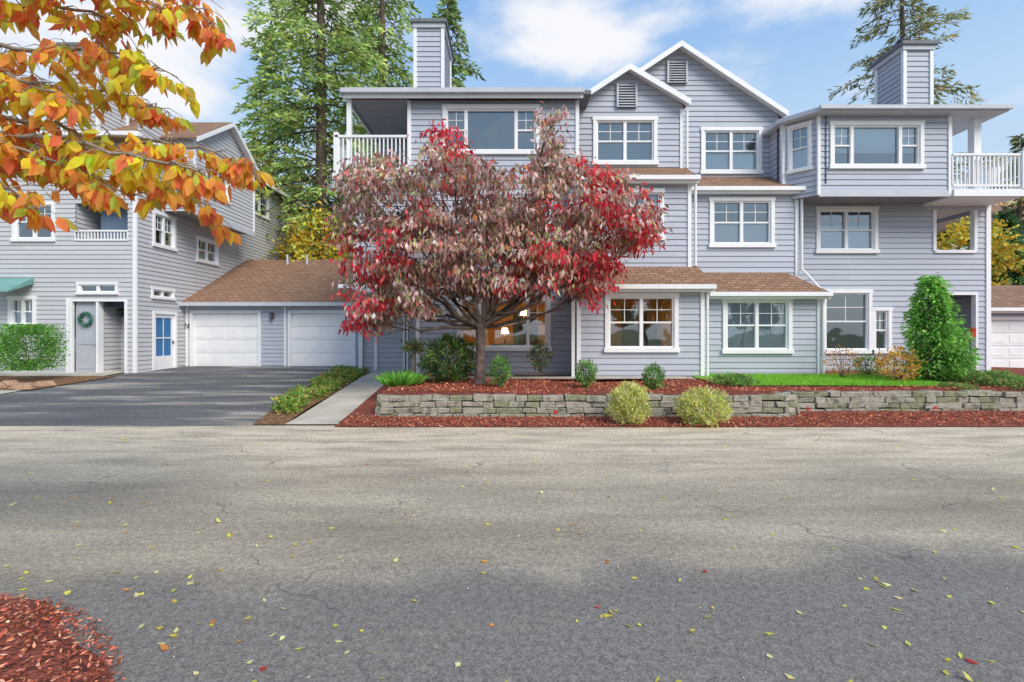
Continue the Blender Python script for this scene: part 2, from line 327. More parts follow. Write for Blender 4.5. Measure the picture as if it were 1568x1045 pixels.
T.box(xo2-.05,xo2-.002,d-.3,20,zT,zT+.16,'white')
def pipe(pts,r=.04,mat='white'): T.tube(pts,[r]*len(pts),mat,6)
# ---- gable 1
d=14.2; f=front(d); g1=(PX(884,d),PX(1046,d)); w=R(908,180,1006,253,d)
gable(W,f,g1[0],g1[1],PZ(160,d),PX(961,d),PZ(110,d),5.5,7,[hole(w)],ovr=.12)
window(WN,f,*w); vent(T,f,R(946,130,972,166,d)); trimv(T,f,g1[1]-.05,5.6,PZ(168,d)); wall(W,Fr((g1[1],0),(0,1),(1,0)),d,15.2,5,PZ(165,d))
# 2nd floor bump 1
d=13.4; f=front(d); x1=PX(1058,d); w=R(900,290,1016,368,d); w=(PX(918,d),w[1],w[2],w[3]); zt=PZ(276,d)
wall(W,f,xr-.3,x1,2.9,zt,[hole(w)]); window(WN,f,*w,blind=(0,.5)); trimv(T,f,x1-.05,3.2,zt); wall(W,Fr((x1,0),(0,1),(1,0)),d,14.4,2.9,zt)
shedroof(RF,xr-.35,x1+.12,d-.22,zt+.05,14.2,PZ(257,14.2))
# ground bump 1
d=12.6; f=front(d); x0=PX(883,d); x1=PX(1078,d); w=R(926,449,1038,539,d); zt=PZ(440,d)
wall(W,f,x0,x1,.3,zt,[hole(w)]); window(WN,f,*w,room='interior',depth=3,lamp=[(.76,.32)]); trimv(T,f,x1-.05,.45,zt); trimv(T,f,x0+.05,.45,zt)
wall(W,Fr((x1,0),(0,1),(1,0)),d,13.5,.3,zt); wall(W,Fr((x0,0),(0,1),(-1,0)),d,13.7,.3,zt)
shedroof(RF,x0-.1,x1+.15,d-.25,zt+.05,13.4,PZ(408,13.4))
T.box(x0-.14,x0-.06,d-.1,d-.02,.4,zt-.1,'white')
lantern(T,front(13.6),PX(869,13.6),PZ(458,13.6))
# ---- gable 2
d=15.2; f=front(d); g2=(PX(886,d),PX(1192,d)); w=R(1073,196,1166,267,d)
gable(W,f,g2[0],g2[1],PZ(176,d),PX(1039,d),PZ(75,d),5.4,8,[hole(w)],ovr=.15)
window(WN,f,*w,blind=(0,.45)); vent(T,f,R(1023,95,1049,129,d))
d=14.3; f=front(d); x0=PX(1062,d); x1=PX(1222,d); w=R(1086,303,1185,379,d); zt=PZ(292,d)
wall(W,f,x0-.5,x1,2.8,zt,[hole(w)]); window(WN,f,*w,blind=(0,.48)); trimv(T,f,x1-.05,3.1,zt)
wall(W,Fr((x1,0),(0,1),(1,0)),d,14.9,2.8,zt); shedroof(RF,x0-.2,x1+.15,d-.2,zt+.05,15.2,PZ(271,15.2))
d=13.4; f=front(d); x0=PX(1078,d); x1b=PX(1256,d); w=R(1106,456,1212,541,d); zt=PZ(451,d)
wall(W,f,x0-.5,x1b,.3,zt,[hole(w)]); window(WN,f,*w,blind=(0,.97)); trimv(T,f,x1b-.05,.45,zt)
wall(W,Fr((x1b,0),(0,1),(1,0)),d,14.9,.3,zt)
shedroof(RF,x0+.06,x1b+.1,d-.25,zt+.05,14.3,PZ(417,14.3),hipr=.55)
pipe([(x1+.05,14.2,PZ(292,14.2)),(x1+.05,14.2,PZ(412,14.2)),(x1b+.02,13.3,PZ(447,13.2)),(x1b+.02,13.3,.5)])
pipe([(g1[1]+.08,14.1,PZ(170,14.1)),(g1[1]+.08,14.1,PZ(258,14.1))])
pipe([(PX(1064,13.4),13.35,PZ(280,13.4)),(PX(1064,13.4),13.35,PZ(408,13.4))])
pipe([(PX(1084,12.6)-.03,12.56,PZ(442,12.6)),(PX(1084,12.6)-.03,12.56,.45)])
# ---- right wing lower
d=14.8; f=front(d); x0=PX(1215,d); x1=PX(1515,d)
w2=R(1249,317,1343,388,d); wa=R(1258,444,1334,541,d); wb=R(1334,471,1364,541,d); bal=(PX(1430,d),PX(1492,d),PZ(385,d),PZ(322,d)); ent=(PX(1448,d),PX(1492,d),.3,PZ(452,d))
zt=5.6
wall(W,f,x0,x1,.3,zt,[hole(w2),hole(wa),hole(wb),bal,ent])
window(WN,f,*w2,blind=(0,.62)); window(WN,f,*wa,units=1,style='dh'); window(WN,f,*(wb[0]+.0,wb[1],wb[2],wb[3]),units=1,style='dh')
trimv(T,f,x1-.06,.4,zt,.14)
for a,b in ((bal[0]-.05,bal[0]+.04),(bal[1]-.04,bal[1]+.05)): f.box(T,a,b,-.1,.05,bal[2],zt-.1 if a>14 else bal[3],'white')
f.box(T,bal[0],bal[1],-.1,.06,bal[2]-.06,bal[2]+.03,'white')
fs=Fr((x1,0),(0,1),(1,0)); sh=(d+.25,d+2.2,bal[2],bal[3])
wall(W,fs,d,24,.3,zt,[sh]); T.poly([(bal[0],d,bal[2]-.9),(x1,d,bal[2]-.9),(x1,d+2.5,bal[2]-.9),(bal[0],d+2.5,bal[2]-.9)],'concrete')
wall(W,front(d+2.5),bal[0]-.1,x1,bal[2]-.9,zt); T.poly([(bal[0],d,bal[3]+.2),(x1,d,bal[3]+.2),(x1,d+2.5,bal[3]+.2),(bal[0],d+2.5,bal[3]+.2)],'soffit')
wall(W,Fr((bal[0]-.05,0),(0,1),(1,0)),d,d+2.5,bal[2]-.9,zt)
wall(W,front(16),ent[0]-.2,x1,.3,3.2); wall(W,Fr((ent[0],0),(0,1),(1,0)),d,16,.3,3.2); door(T,front(16),ent[0]+.15,ent[0]+.85,.4,2.45,'doorgrey')
f.box(T,ent[0]-.07,ent[0],-.1,.05,.3,ent[3]+.07,'white'); f.box(T,ent[1],ent[1]+.07,-.1,.05,.3,ent[3]+.07,'white'); f.box(T,ent[0],ent[1],-.1,.05,ent[3],ent[3]+.07,'white')
f.box(T,PX(1482,d),PX(1488,d),.06,.14,PZ(516,d),PZ(502,d),'red')
# ---- right wing upper box
d=13.8; f=front(d); x0=PX(1253,d); x1=PX(1456,d); zb=PZ(299,d); zt=PZ(178,d); w=R(1270,187,1413,259,d)
wall(W,f,x0,x1,zb,zt,[hole(w)]); window(WN,f,*w,style='tri',blind=(.35,1))
fa=Fr((8.0,14.43),((x0-8.0)/math.hypot(x0-8,.63),-.63/math.hypot(x0-8,.63)),(-.63/math.hypot(x0-8,.63),-(x0-8)/math.hypot(x0-8,.63))); La=math.hypot(x0-8,.63)
wz=(.12,La-.16,PZ(263,14.1),PZ(190,14.1)); wall(W,fa,0,La,zb,zt,[hole(wz)]); window(WN,fa,*wz,units=1,blind=(0,.5),depth=.5,cas=.07)
wall(W,Fr((8.0,0),(0,1),(-1,0)),14.43,16,zb,zt); wall(W,Fr((x1,0),(0,1),(1,0)),d,17,zb,zt)
trimv(T,f,x0,zb,zt,.08); trimv(T,f,x1-.05,zb,zt); T.box(7.94,8.06,14.38,14.5,zb,zt,'white')
T.poly([(8,14.43,zb-.003),(x0,d,zb-.003),(x1,d,zb-.003),(x1,16,zb-.003),(8,16,zb-.003)],'soffit')
f.box(T,x0,x1,.025,.04,zb-.05,zb+.12,'gutter')
q=[(7.75,14.3),(x0-.15,d-.32),(PX(1550,13.4),d-.32),(PX(1550,13.4),17),(7.75,17)]
lo=[(a,b,zt) for a,b in q]
RF.poly(lo[::-1],'gutter'); RF.poly([(8.5,17,zt+.5),(7.75,14.3,zt+.12),(x0-.15,d-.32,zt+.12),(PX(1550,13.4),d-.32,zt+.12),(13,17,zt+.5)],'vent')
for i in range(5):
    a,b=q[i],q[(i+1)%5]; RF.poly([(*a,zt),(*b,zt),(*b,zt+.12),(*a,zt+.12)],'gutter')
T.box(x0-.18,PX(1550,13.4)+.03,d-.42,d-.323,zt+.03,zt+.13,'gutter')
zf=PZ(291,d); xo=PX(1572,d-.1)
T.box(x1+.01,xo,d-.1,17,zf-.2,zf,'white'); railing(T,(x1,d-.05),(xo-.05,d-.05),zf,zf+1.0); railing(T,(xo-.05,d-.05),(xo-.05,17),zf,zf+1.0)
T.box(PX(1497,d),PX(1508,d),d+.1,d+.3,zf,zt,'white'); T.box(xo-.12,xo,d-.12,d,zf,zf+1.08,'white')
chimney(W,PX(636,15.6),PX(678,15.6),15.6,17.4,7.5,PZ(44,15.6)); chimney(W,PX(1384,15.0),PX(1425,15.0),15.0,16.1,7.3,PZ(78,15))
B=MB(); B.box(xl+.1,13.9,18.5,24,.2,7.6,'siding'); B.build('rear_body',house)
for (a,b,dd) in ((PX(883,12.6),PX(1078,12.6),12.6),(PX(1078,12.6),PX(1256,13.4),13.4),(PX(1256,13.4),PX(1448,14.8),14.8),(PX(640,13.6),PX(883,12.6),13.6)):
    T.box(a,b,dd-.02,dd+.05,.2,.52,'found')
f=front(16.6); x0=PX(1508,14.8)+.0; wg=(PX(1516,16.6),PX(1516,16.6)+2.5,.3,PZ(490,16.6))
wall(W,f,x0,x0+8,.2,PZ(474,16.6),[wg]); gdoor(T,f,*wg); shedroof(RF,x0,x0+8,16.3,PZ(474,16.6)+.05,20,PZ(437,20))
W.build('walls_siding',house); T.build('trim_doors_gutters',house); RF.build('roofs',house); WN.build('windows',house)
def text(s,x,y,z,size,parent,mat='darkmetal',rz=0):
    c=bpy.data.curves.new('house_number','FONT'); c.body=s; c.size=size; c.extrude=.008; c.align_x='CENTER'; c.materials.append(M[mat])
    o=bpy.data.objects.new('house_number',c); bpy.context.scene.collection.objects.link(o); o.location=(x,y,z); o.rotation_euler=(math.pi/2,0,rz); o.parent=parent
text('4232',PX(952,13.4),13.34,PZ(389,13.4),.36,house)

# ================================================================ GARAGE BLOCK
gar=empty('garage_building'); W=MB();T=MB();RF=MB()
d=19.5; f=front(d); xa=-13.0; xz=PX(556,d)+.1; gz=.27
ga=(PX(296,d),PX(396,d),gz,PZ(480,d)); gb=(PX(446,d),PX(541,d),gz,PZ(480,d)); zt=PZ(466,d)
wall(W,f,xa,xz,.15,zt,[ga,gb]); gdoor(T,f,*ga); gdoor(T,f,*gb)
wall(W,Fr((xz,0),(0,1),(1,0)),d,d+6,.15,zt+.2)
trimv(T,f,PX(437,d),gz,zt,.08); trimv(T,f,xz-.05,gz,zt,.12); trimv(T,f,PX(285,d)+.05,gz,zt,.1)
for X in (280,418): lantern(T,f,PX(X,d),PZ(485,d))
ze=zt+.05; yr=24; zr=PZ(398,yr)
xl0=xa-.1; xr0=-3.2
RF.poly([(xl0,d-.3,ze),(xr0,d-.3,ze),(xr0,yr,zr),(PX(362,yr),yr,zr)],'roof'); RF.poly([(xl0,d-.3,ze),(PX(362,yr),yr,zr),(xl0,2*yr-d,ze)],'roof')
RF.poly([(xr0,d-.3,ze-.08),(xl0,d-.3,ze-.08),(xl0,d+.5,ze-.08),(xr0,d+.5,ze-.08)],'white')
T.box(xl0,xr0-1.4,d-.42,d-.302,ze-.14,ze,'gutter')
T.tube([(PX(525,22),22,PZ(425,22)),(PX(525,22),22,PZ(398,22)-.1)],[.09,.09],'darkmetal',8)
for X in (470,440): T.tube([(PX(X,23.4),23.4,zr-.4),(PX(X,23.4),23.4,zr+.15)],[.05,.05],'gutter',8)
W.build('walls_siding',gar);T.build('garage_doors_trim',gar);RF.build('roof',gar)
text('4226',PX(281,d)+.02,d-.05,PZ(503,d),.3,gar)

# ================================================================ LEFT BUILDING
lb=empty('neighbour_townhouse_building'); W=MB();T=MB();RF=MB();WN=MB()
d=17.0; f=front(d); xc=PX(210,d); xw=-24
ent=(PX(112,d),PX(192,d),.2,PZ(462,d)); tr=R(119,433,181,451,d); wq=R(14,454,56,501,d); b2=(PX(116,d),PX(196,d),PZ(366,d),PZ(312,d)); wl=R(20,310,85,370,d)
wall(W,f,xw,xc,.15,8.2,[ent,hole(tr),hole(wq),b2,hole(wl)],'siding_l')
window(WN,f,*tr,units=2,style='x',cas=.07,depth=.4); window(WN,f,*wq,blind=(0,.5)); window(WN,f,*wl)
trimv(T,f,xc-.06,.2,8.2,.14); trimv(T,f,PX(105,d),.2,2.8,.1)
xm=PX(150,d)
f.box(T,ent[0],xm-.05,-.14,-.1,.2,ent[3],'doorgrey'); f.box(T,ent[0]+.1,xm-.16,-.1,-.085,.35,1.1,'doorgrey'); f.box(T,ent[0]+.1,xm-.16,-.1,-.085,1.2,ent[3]-.12,'doorgrey')
f.box(T,xm-.13,xm-.1,-.1,-.04,1.1,1.2,'darkmetal')
wall(W,front(18.0),xm-.1,ent[1]+.3,.15,3,(),'siding_l'); T.box(xm-.05,xm+.03,d-.03,17.2,.2,ent[3],'white'); wall(W,Fr((xm,0),(0,1),(1,0)),17.2,18,.15,3,(),'siding_l')
wall(W,Fr((ent[1],0),(0,1),(-1,0)),d,18,.15,3,(),'siding_l')
T.poly([(ent[0],d,ent[3]+.01),(ent[1],d,ent[3]+.01),(ent[1],18,ent[3]+.01),(ent[0],18,ent[3]+.01)],'soffit')
f2=front(18.0)
lantern(T,f2,PX(189,18),PZ(480,18))
f.box(T,ent[0]-.08,ent[0],-.05,.05,.2,ent[3]+.08,'white'); f.box(T,ent[1],ent[1]+.08,-.05,.05,.2,ent[3]+.08,'white'); f.box(T,ent[0],ent[1],-.05,.05,ent[3],ent[3]+.08,'white')
wall(W,front(18.3),b2[0]-.1,b2[1]+.1,b2[2]-1,6.4,(),'siding_l'); railing(T,(b2[0],d-.02),(b2[1],d-.02),b2[2]-.15,b2[2]+.3)
window(WN,front(18.25),PX(135,18.25),PX(180,18.25),4.7,6.0)
T.poly([(b2[0],d,b2[3]+.01),(b2[1],d,b2[3]+.01),(b2[1],18.3,b2[3]+.01),(b2[0],18.3,b2[3]+.01)],'soffit')
wall(W,Fr((b2[0],0),(0,1),(1,0)),d,18.3,4,6.4,(),'siding_l'); wall(W,Fr((b2[1],0),(0,1),(-1,0)),d,18.3,4,6.4,(),'siding_l')
T.hexa([(PX(-5,d),d-.9,2.95),(PX(62,d)-.2,d-.9,2.95),(PX(62,d)-.2,d-.05,3.3),(PX(-5,d),d-.05,3.3),(PX(-5,d),d-.9,3.0),(PX(62,d)-.2,d-.9,3.0),(PX(62,d)-.2,d-.05,3.5),(PX(-5,d),d-.05,3.5)],'awning')
fs=Fr((xc,0),(0,1),(1,0))
def SD(X): return -xc*F/(784-X)
dd0,dd1=SD(236),SD(267)
sw=(SD(233),SD(268),4.75,6.05); sw2=(SD(300),SD(333),4.55,5.6); st=(SD(231),SD(266),2.85,3.25); sw3=(SD(384),SD(411),7.6,9.0); dr=(dd0,dd1,.22,2.3)
wall(W,fs,d,30,.15,9.3,[hole(sw),hole(sw2),hole(st),hole(sw3),dr],'siding_l')
window(WN,fs,*sw); window(WN,fs,*sw2,blind=(0,.6)); window(WN,fs,*st,units=2,style='x',cas=.07,depth=.4); window(WN,fs,*sw3)
door(T,fs,dd0,dd1,.24,2.3); 
wall(W,front(30),xc-8,xc,0,9.3,(),'siding_l')
xf=-11.9; fb=Fr((xf,0),(0,1),(1,0)); y0,y1=18.3,22.6; zb=6.15
wb_=(19.0,20.6,7.0,8.3)
gable(W,fb,y0,y1,8.9,(y0+y1)/2,10.3,zb,6,[hole(wb_)],wm='siding_l'); window(WN,fb,*wb_,depth=.9)
wall(W,Fr((0,y0),(1,0),(0,-1)),xc,xf,zb,8.9,(),'siding_l'); T.poly([(xc,y0,zb),(xf,y0,zb),(xf,y1,zb),(xc,y1,zb)],'soffit'); fb.box(T,y0,y1,.02,.05,zb-.12,zb+.1,'gutter')
trimv(T,fb,y0+.05,zb,8.9); trimv(T,fb,y1-.05,zb,8.9)
RF.hexa([(xc+.4,23,9.2),(xc+.4,30.4,9.2),(xc-6,30.4,12),(xc-6,23,12),(xc+.4,23,9.35),(xc+.4,30.4,9.35),(xc-6,30.4,12.15),(xc-6,23,12.15)],'roof')
RF.hexa([(xw,d-.5,8.2),(xc+.4,d-.5,8.2),(xc+.4,23,8.2),(xw,23,8.2),(xw,d-.5,8.4),(xc+.4,d-.5,8.4),(xc-3,21,10.2),(xw,21,10.2)],'roof')
T.box(xw,xc+.42,d-.62,d-.502,8.2,8.36,'white'); T.box(xc+.402,xc+.5,d-.6,18.2,8.2,8.36,'white'); T.box(xc+.402,xc+.5,23,30.4,9.15,9.33,'white')
chimney(W,PX(96,18.5),PX(150,18.5),18.5,19.9,8,PZ(78,18.5),'siding_l')
cw=(PX(130,d),d+.06,PZ(489,d))
T.tube([(cw[0]+.2*math.cos(a),cw[1],cw[2]+.2*math.sin(a)) for a in np.linspace(0,2*math.pi,21)],[.045]*21,'awning',6)
W.build('walls_siding',lb);T.build('trim_doors',lb);RF.build('roofs',lb);WN.build('windows',lb)
# ================================================================ RIGHT DISTANT HOUSE
rh=empty('distant_house'); W=MB();T=MB();WN=MB()
d=34; f=front(d); w=R(1535,360,1552,395,d); x0=PX(1518,d)
wall(W,f,x0,x0+14,.0,PZ(340,d),[hole(w)],'siding'); window(WN,f,*w,units=1)
T.hexa([(x0-.6,d-.6,PZ(340,d)-.1),(x0+15,d-.6,PZ(340,d)-.1),(x0+15,d+8,PZ(340,d)-.1),(x0-.6,d+8,PZ(340,d)-.1),(x0-.6,d-.6,PZ(340,d)+.1),(x0+15,d-.6,PZ(340,d)+.1),(x0+15,d+4,PZ(340,d)+2.2),(x0+2,d+4,PZ(340,d)+2.2)],'roof')
T.box(x0-.65,x0+15,d-.7,d-.602,PZ(340,d)-.1,PZ(340,d)+.08,'white'); trimv(T,f,x0,0,PZ(340,d),.15)
W.build('walls',rh);T.build('roof',rh);WN.build('windows',rh)

# ================================================================ GROUND
def hh(x,y): return .27*min(max((y-8.4)/11,0),1)
M['dirt']=noise_mat('ground_grass',(0.06,0.09,0.03),(0.12,0.13,0.05),0.8,0.95,c3=(0.10,0.11,0.04))
def sheet(name,ringf,mat,off,nx=1,ny=30,hf=hh):
    mb=MB(); pts=[]
    for j in range(ny+1):
        a,b,y=ringf(j/ny); pts.append([(a+(b-a)*i/nx,y,hf(a+(b-a)*i/nx,y)+off) for i in range(nx+1)])
    for j in range(ny):
        for i in range(nx): mb.poly([pts[j][i],pts[j][i+1],pts[j+1][i+1],pts[j+1][i]],mat)
    return mb.build(name)
g=MB()
ys=[-600,-60,0,8.4,12,16,19.4,30,60,600]
for a,b in zip(ys,ys[1:]): g.poly([(-700,a,hh(0,a)-.012),(700,a,hh(0,a)-.012),(700,b,hh(0,b)-.012),(-700,b,hh(0,b)-.012)],'dirt')
g.build('ground')
def asphalt(name,drive=False):
    m,n,l,b=new_mat(name)
    g=N(n,'ShaderNodeNewGeometry'); s=N(n,'ShaderNodeSeparateXYZ'); l.new(g.outputs['Position'],s.inputs[0])
    def noi(sc,dt=4,vec=None,rough=.6):
        t=N(n,'ShaderNodeTexNoise'); t.inputs['Scale'].default_value=sc; t.inputs['Detail'].default_value=dt; t.inputs['Roughness'].default_value=rough; l.new(vec or g.outputs['Position'],t.inputs['Vector']); return t
    def mix(fac,a,c,mode='MIX'):
        x=N(n,'ShaderNodeMixRGB',blend_type=mode)
        for k,v in ((0,fac),(1,a),(2,c)):
            if hasattr(v,'links') : l.new(v,x.inputs[k])
            elif isinstance(v,(int,float)): x.inputs[k].default_value=v
            else: x.inputs[k].default_value=(*v,1)
        return x.outputs[0]
    sc=N(n,'ShaderNodeVectorMath',operation='MULTIPLY'); l.new(g.outputs['Position'],sc.inputs[0]); sc.inputs[1].default_value=(.35,1.6,1)
    streak=noi(.9,6,sc.outputs[0])
    if drive:
        r=ramp(n,[(.38,(.11,.112,.118)),(.52,(.155,.155,.155)),(.66,(.42,.38,.32))]); l.new(streak.outputs['Fac'],r.inputs['Fac']); col=r.outputs['Color']
    else:
        r=ramp(n,[(.33,(.27,.23,.175)),(.5,(.35,.30,.228)),(.66,(.45,.39,.295))]); l.new(streak.outputs['Fac'],r.inputs['Fac']); col=r.outputs['Color']
        nz=noi(.6,4)
        ya=N(n,'ShaderNodeMath',operation='MULTIPLY_ADD'); l.new(nz.outputs['Fac'],ya.inputs[0]); ya.inputs[1].default_value=3.2; l.new(s.outputs['Y'],ya.inputs[2])
        rr=N(n,'ShaderNodeMapRange',interpolation_type='SMOOTHSTEP'); l.new(ya.outputs[0],rr.inputs['Value']); rr.inputs['From Min'].default_value=6.0; rr.inputs['From Max'].default_value=9.0
        t3=noi(2.2,7,sc.outputs[0]); r3=ramp(n,[(.36,(.2,.2,.2)),(.58,(1,1,1))]); l.new(t3.outputs['Fac'],r3.inputs['Fac'])
        mm=N(n,'ShaderNodeMath',operation='MULTIPLY'); l.new(rr.outputs[0],mm.inputs[0]); l.new(r3.outputs['Color'],mm.inputs[1])
        col=mix(mm.outputs[0],col,(.66,.56,.42))
        # tree shade painted into the asphalt colour toward the near side; its edge swings further out on the right
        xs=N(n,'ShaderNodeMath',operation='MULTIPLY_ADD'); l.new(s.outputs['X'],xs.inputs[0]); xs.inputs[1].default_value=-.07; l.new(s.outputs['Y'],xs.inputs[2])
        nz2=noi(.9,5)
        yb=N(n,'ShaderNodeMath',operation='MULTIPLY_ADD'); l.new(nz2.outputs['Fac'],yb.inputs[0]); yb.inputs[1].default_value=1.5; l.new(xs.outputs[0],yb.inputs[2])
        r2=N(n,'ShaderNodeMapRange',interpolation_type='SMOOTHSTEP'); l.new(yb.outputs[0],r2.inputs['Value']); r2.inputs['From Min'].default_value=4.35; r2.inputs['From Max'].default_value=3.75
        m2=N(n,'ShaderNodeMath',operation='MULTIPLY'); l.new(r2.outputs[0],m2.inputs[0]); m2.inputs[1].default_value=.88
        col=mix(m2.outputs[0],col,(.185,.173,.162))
    v=N(n,'ShaderNodeTexVoronoi'); v.inputs['Scale'].default_value=110; l.new(g.outputs['Position'],v.inputs['Vector'])
    vr=ramp(n,[(0,(.55,.55,.55)),(.5,(1,1,1)),(1,(1.4,1.36,1.3))]); sp=N(n,'ShaderNodeSeparateColor'); l.new(v.outputs['Color'],sp.inputs[0]); l.new(sp.outputs[0],vr.inputs['Fac'])
    col=mix(.75,col,vr.outputs['Color'],'MULTIPLY')
    fn=noi(22,4); fr=ramp(n,[(.3,(.72,.72,.72)),(.7,(1.25,1.25,1.25))]); l.new(fn.outputs['Fac'],fr.inputs['Fac']); col=mix(.8,col,fr.outputs['Color'],'MULTIPLY')
    wv=noi(1.2,3); ad=N(n,'ShaderNodeVectorMath',operation='ADD'); l.new(g.outputs['Position'],ad.inputs[0]); l.new(wv.outputs['Color'],ad.inputs[1])
    vc=N(n,'ShaderNodeTexVoronoi',feature='DISTANCE_TO_EDGE'); vc.inputs['Scale'].default_value=.33; l.new(ad.outputs[0],vc.inputs['Vector'])
    cr=ramp(n,[(.0,(.7,.7,.7)),(.005,(0,0,0))]); l.new(vc.outputs['Distance'],cr.inputs['Fac'])
    gate=ramp(n,[(.48,(0,0,0)),(.56,(1,1,1))]); l.new(wv.outputs['Fac'],gate.inputs['Fac'])
    cm=N(n,'ShaderNodeMath',operation='MULTIPLY'); l.new(cr.outputs['Color'],cm.inputs[0]); l.new(gate.outputs['Color'],cm.inputs[1])
    col=mix(cm.outputs[0],col,(.09,.09,.09))
    l.new(col,b.inputs['Base Color']); b.inputs['Roughness'].default_value=.85; b.inputs['Specular IOR Level'].default_value=.25
    bp=N(n,'ShaderNodeBump'); bp.inputs['Strength'].default_value=.4; bp.inputs['Distance'].default_value=.005; l.new(v.outputs['Distance'],bp.inputs['Height']); l.new(bp.outputs['Normal'],b.inputs['Normal'])
    return m
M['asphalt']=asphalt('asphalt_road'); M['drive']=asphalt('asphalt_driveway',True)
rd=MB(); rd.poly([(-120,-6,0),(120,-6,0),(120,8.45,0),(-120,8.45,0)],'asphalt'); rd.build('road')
sheet('driveway',lambda t:(-12.0-1.6*t, -4.45-1.6*t, 8.4+11.1*t),'drive',.004)
wkh=lambda x,y:hh(x,y)+.2*min(max((y-9)/5,0),1)
sheet('concrete_walkway',lambda t:(-3.95-.45*t,-3.02-.45*t,8.5+7.4*t),'concrete',.012,hf=wkh)
sheet('sidewalk',lambda t:(-17-5*t,-12.0-1.6*t,9.6+8*t),'concrete',.02)
M['mulch']=noise_mat('red_mulch',(0.12,0.035,0.025),(0.42,0.12,0.075),22,0.95,1.0,60,bd=0.03,detail=7)
M['soil']=noise_mat('soil_leaf_litter',(0.14,0.07,0.04),(0.34,0.19,0.09),12,0.95,1.0,50,bd=0.03,detail=7)
sheet('planting_strip',lambda t:(-4.5-1.6*t,-3.95-.75*t,8.48+8.2*t),'soil',.01,hf=lambda x,y:hh(x,y)+.06*min(max((y-8.5)/1.5,0),1))
sheet('mulch_edge',lambda t:(-3.02,22,8.3+1.6*t),'mulch',.012,nx=20,ny=4)
sheet('mulch_border',lambda t:(-3.05-.3*t,-2.5,8.6+4.9*t),'mulch',.02,nx=2,ny=10,hf=wkh)
bd=MB()
def bz(x,y): return .44+.05*math.sin(x*1.1+y)*math.sin(y*.9)
nx,ny=50,12
def bp_(i,j):
    x=-2.55+25*i/nx; yf=9.35 if x<5.3 else 9.9; y=yf+(17-yf)*j/ny
    return (x,y,bz(x,y) if j>0 else .42)
for i in range(nx):
    for j in range(ny): bd.poly([bp_(i,j),bp_(i+1,j),bp_(i+1,j+1),bp_(i,j+1)],'mulch')
bd.build('garden_bed')
sheet('front_path',lambda t:(-2.6,5.0,11.9+.6*t),'concrete',.0,nx=20,ny=2,hf=lambda x,y:.485+0*x)
M['lawn']=noise_mat('lawn',(0.12,0.30,0.03),(0.24,0.46,0.05),14,0.9,0.8,60)
sheet('lawn',lambda t:(5.0-.5*math.sin(t*3),9.4+.6*math.sin(t*3.1),10.6+2.6*t),'lawn',.0,nx=20,ny=8,hf=lambda x,y:bz(x,y)+.02)

def leaves(name,P,A,S,Wd,C,parent=None,mat='leaf',fold=.15,flat=None):
    n=len(P); A=A/np.maximum(np.linalg.norm(A,axis=1,keepdims=True),1e-6)
    r=rng.normal(size=(n,3)); 
    Bx=np.cross(A,r); Bx/=np.maximum(np.linalg.norm(Bx,axis=1,keepdims=True),1e-6)
    if flat is not None:
        Bx=np.cross(A,np.tile([[0,0,1.0]],(n,1))+r*flat); Bx/=np.maximum(np.linalg.norm(Bx,axis=1,keepdims=True),1e-6)
    Nn=np.cross(A,Bx); S=S[:,None]; Wd=Wd[:,None]
    V=np.empty((n,4,3)); V[:,0]=P; V[:,1]=P+A*S*.45+Bx*Wd*.5+Nn*Wd*fold; V[:,2]=P+A*S; V[:,3]=P+A*S*.45-Bx*Wd*.5+Nn*Wd*fold
    me=bpy.data.meshes.new(name); me.vertices.add(n*4); me.vertices.foreach_set('co',V.reshape(-1))
    me.loops.add(n*4); me.loops.foreach_set('vertex_index',np.arange(n*4,dtype=np.int32))
    me.polygons.add(n); me.polygons.foreach_set('loop_start',np.arange(0,n*4,4,dtype=np.int32)); me.polygons.foreach_set('loop_total',np.full(n,4,dtype=np.int32))
    me.update(calc_edges=True)
    at=me.attributes.new('Col','FLOAT_COLOR','FACE'); at.data.foreach_set('color',np.hstack([np.clip(C,0,.95),np.ones((n,1))]).astype(np.float32).reshape(-1))
    me.materials.append(M[mat]); o=bpy.data.objects.new(name,me); bpy.context.scene.collection.objects.link(o)
    if parent: o.parent=parent
    return o
def pick(cols,w,n,jit=.25):
    cols=np.array(cols); w=np.array(w,float); w/=w.sum()
    c=cols[rng.choice(len(cols),n,p=w)]; return c*(1+rng.normal(size=(n,1))*jit).clip(.3,1.9)*(1+rng.normal(size=(n,3))*.06)
nn=500; a=rng.uniform(0,6.28,nn); leaves('wreath_foliage',np.stack([cw[0]+.2*np.cos(a),np.full(nn,cw[1]-.03),cw[2]+.2*np.sin(a)],1),rng.normal(size=(nn,3)),rng.uniform(.06,.12,nn),np.full(nn,.03),pick([(.08,.25,.17),(.2,.36,.3)],[1,1],nn),lb)

def stonewall():
    mb=MB(); path=[(-2.62,13.2),(-2.58,9.22),(-2.5,9.16),(5.15,9.15),(5.45,9.3),(5.45,9.75),(22,9.85)]
    for k in range(4):
        h=.112; z0=-.02+k*h
        for (a,b) in zip(path,path[1:]):
            a=Vector(a);b=Vector(b); L=(b-a).length; u=(b-a)/L; n=Vector((u.y,-u.x)); fr=Fr(a,u,n); s=-random.random()*.3 if L>1 else 0
            while s<L:
                w=random.uniform(.2,.5); e=min(s+w,L+.02); st=max(s,0)
                if e-st>.05:
                    pr=random.uniform(-.02,.035)-k*.018; dz=random.uniform(-.006,.006)
                    fr.box(mb,st+.006,e-.006,-.3,pr,z0+dz,z0+h-.008+dz,random.choice(['stone','stone','stone2','stone3']))
                s=e
    co=np.array(mb.v); co+=rng.normal(size=co.shape)*.008; mb.v=[tuple(c) for c in co]
    mb.build('stone_retaining_wall',bevel=.012)
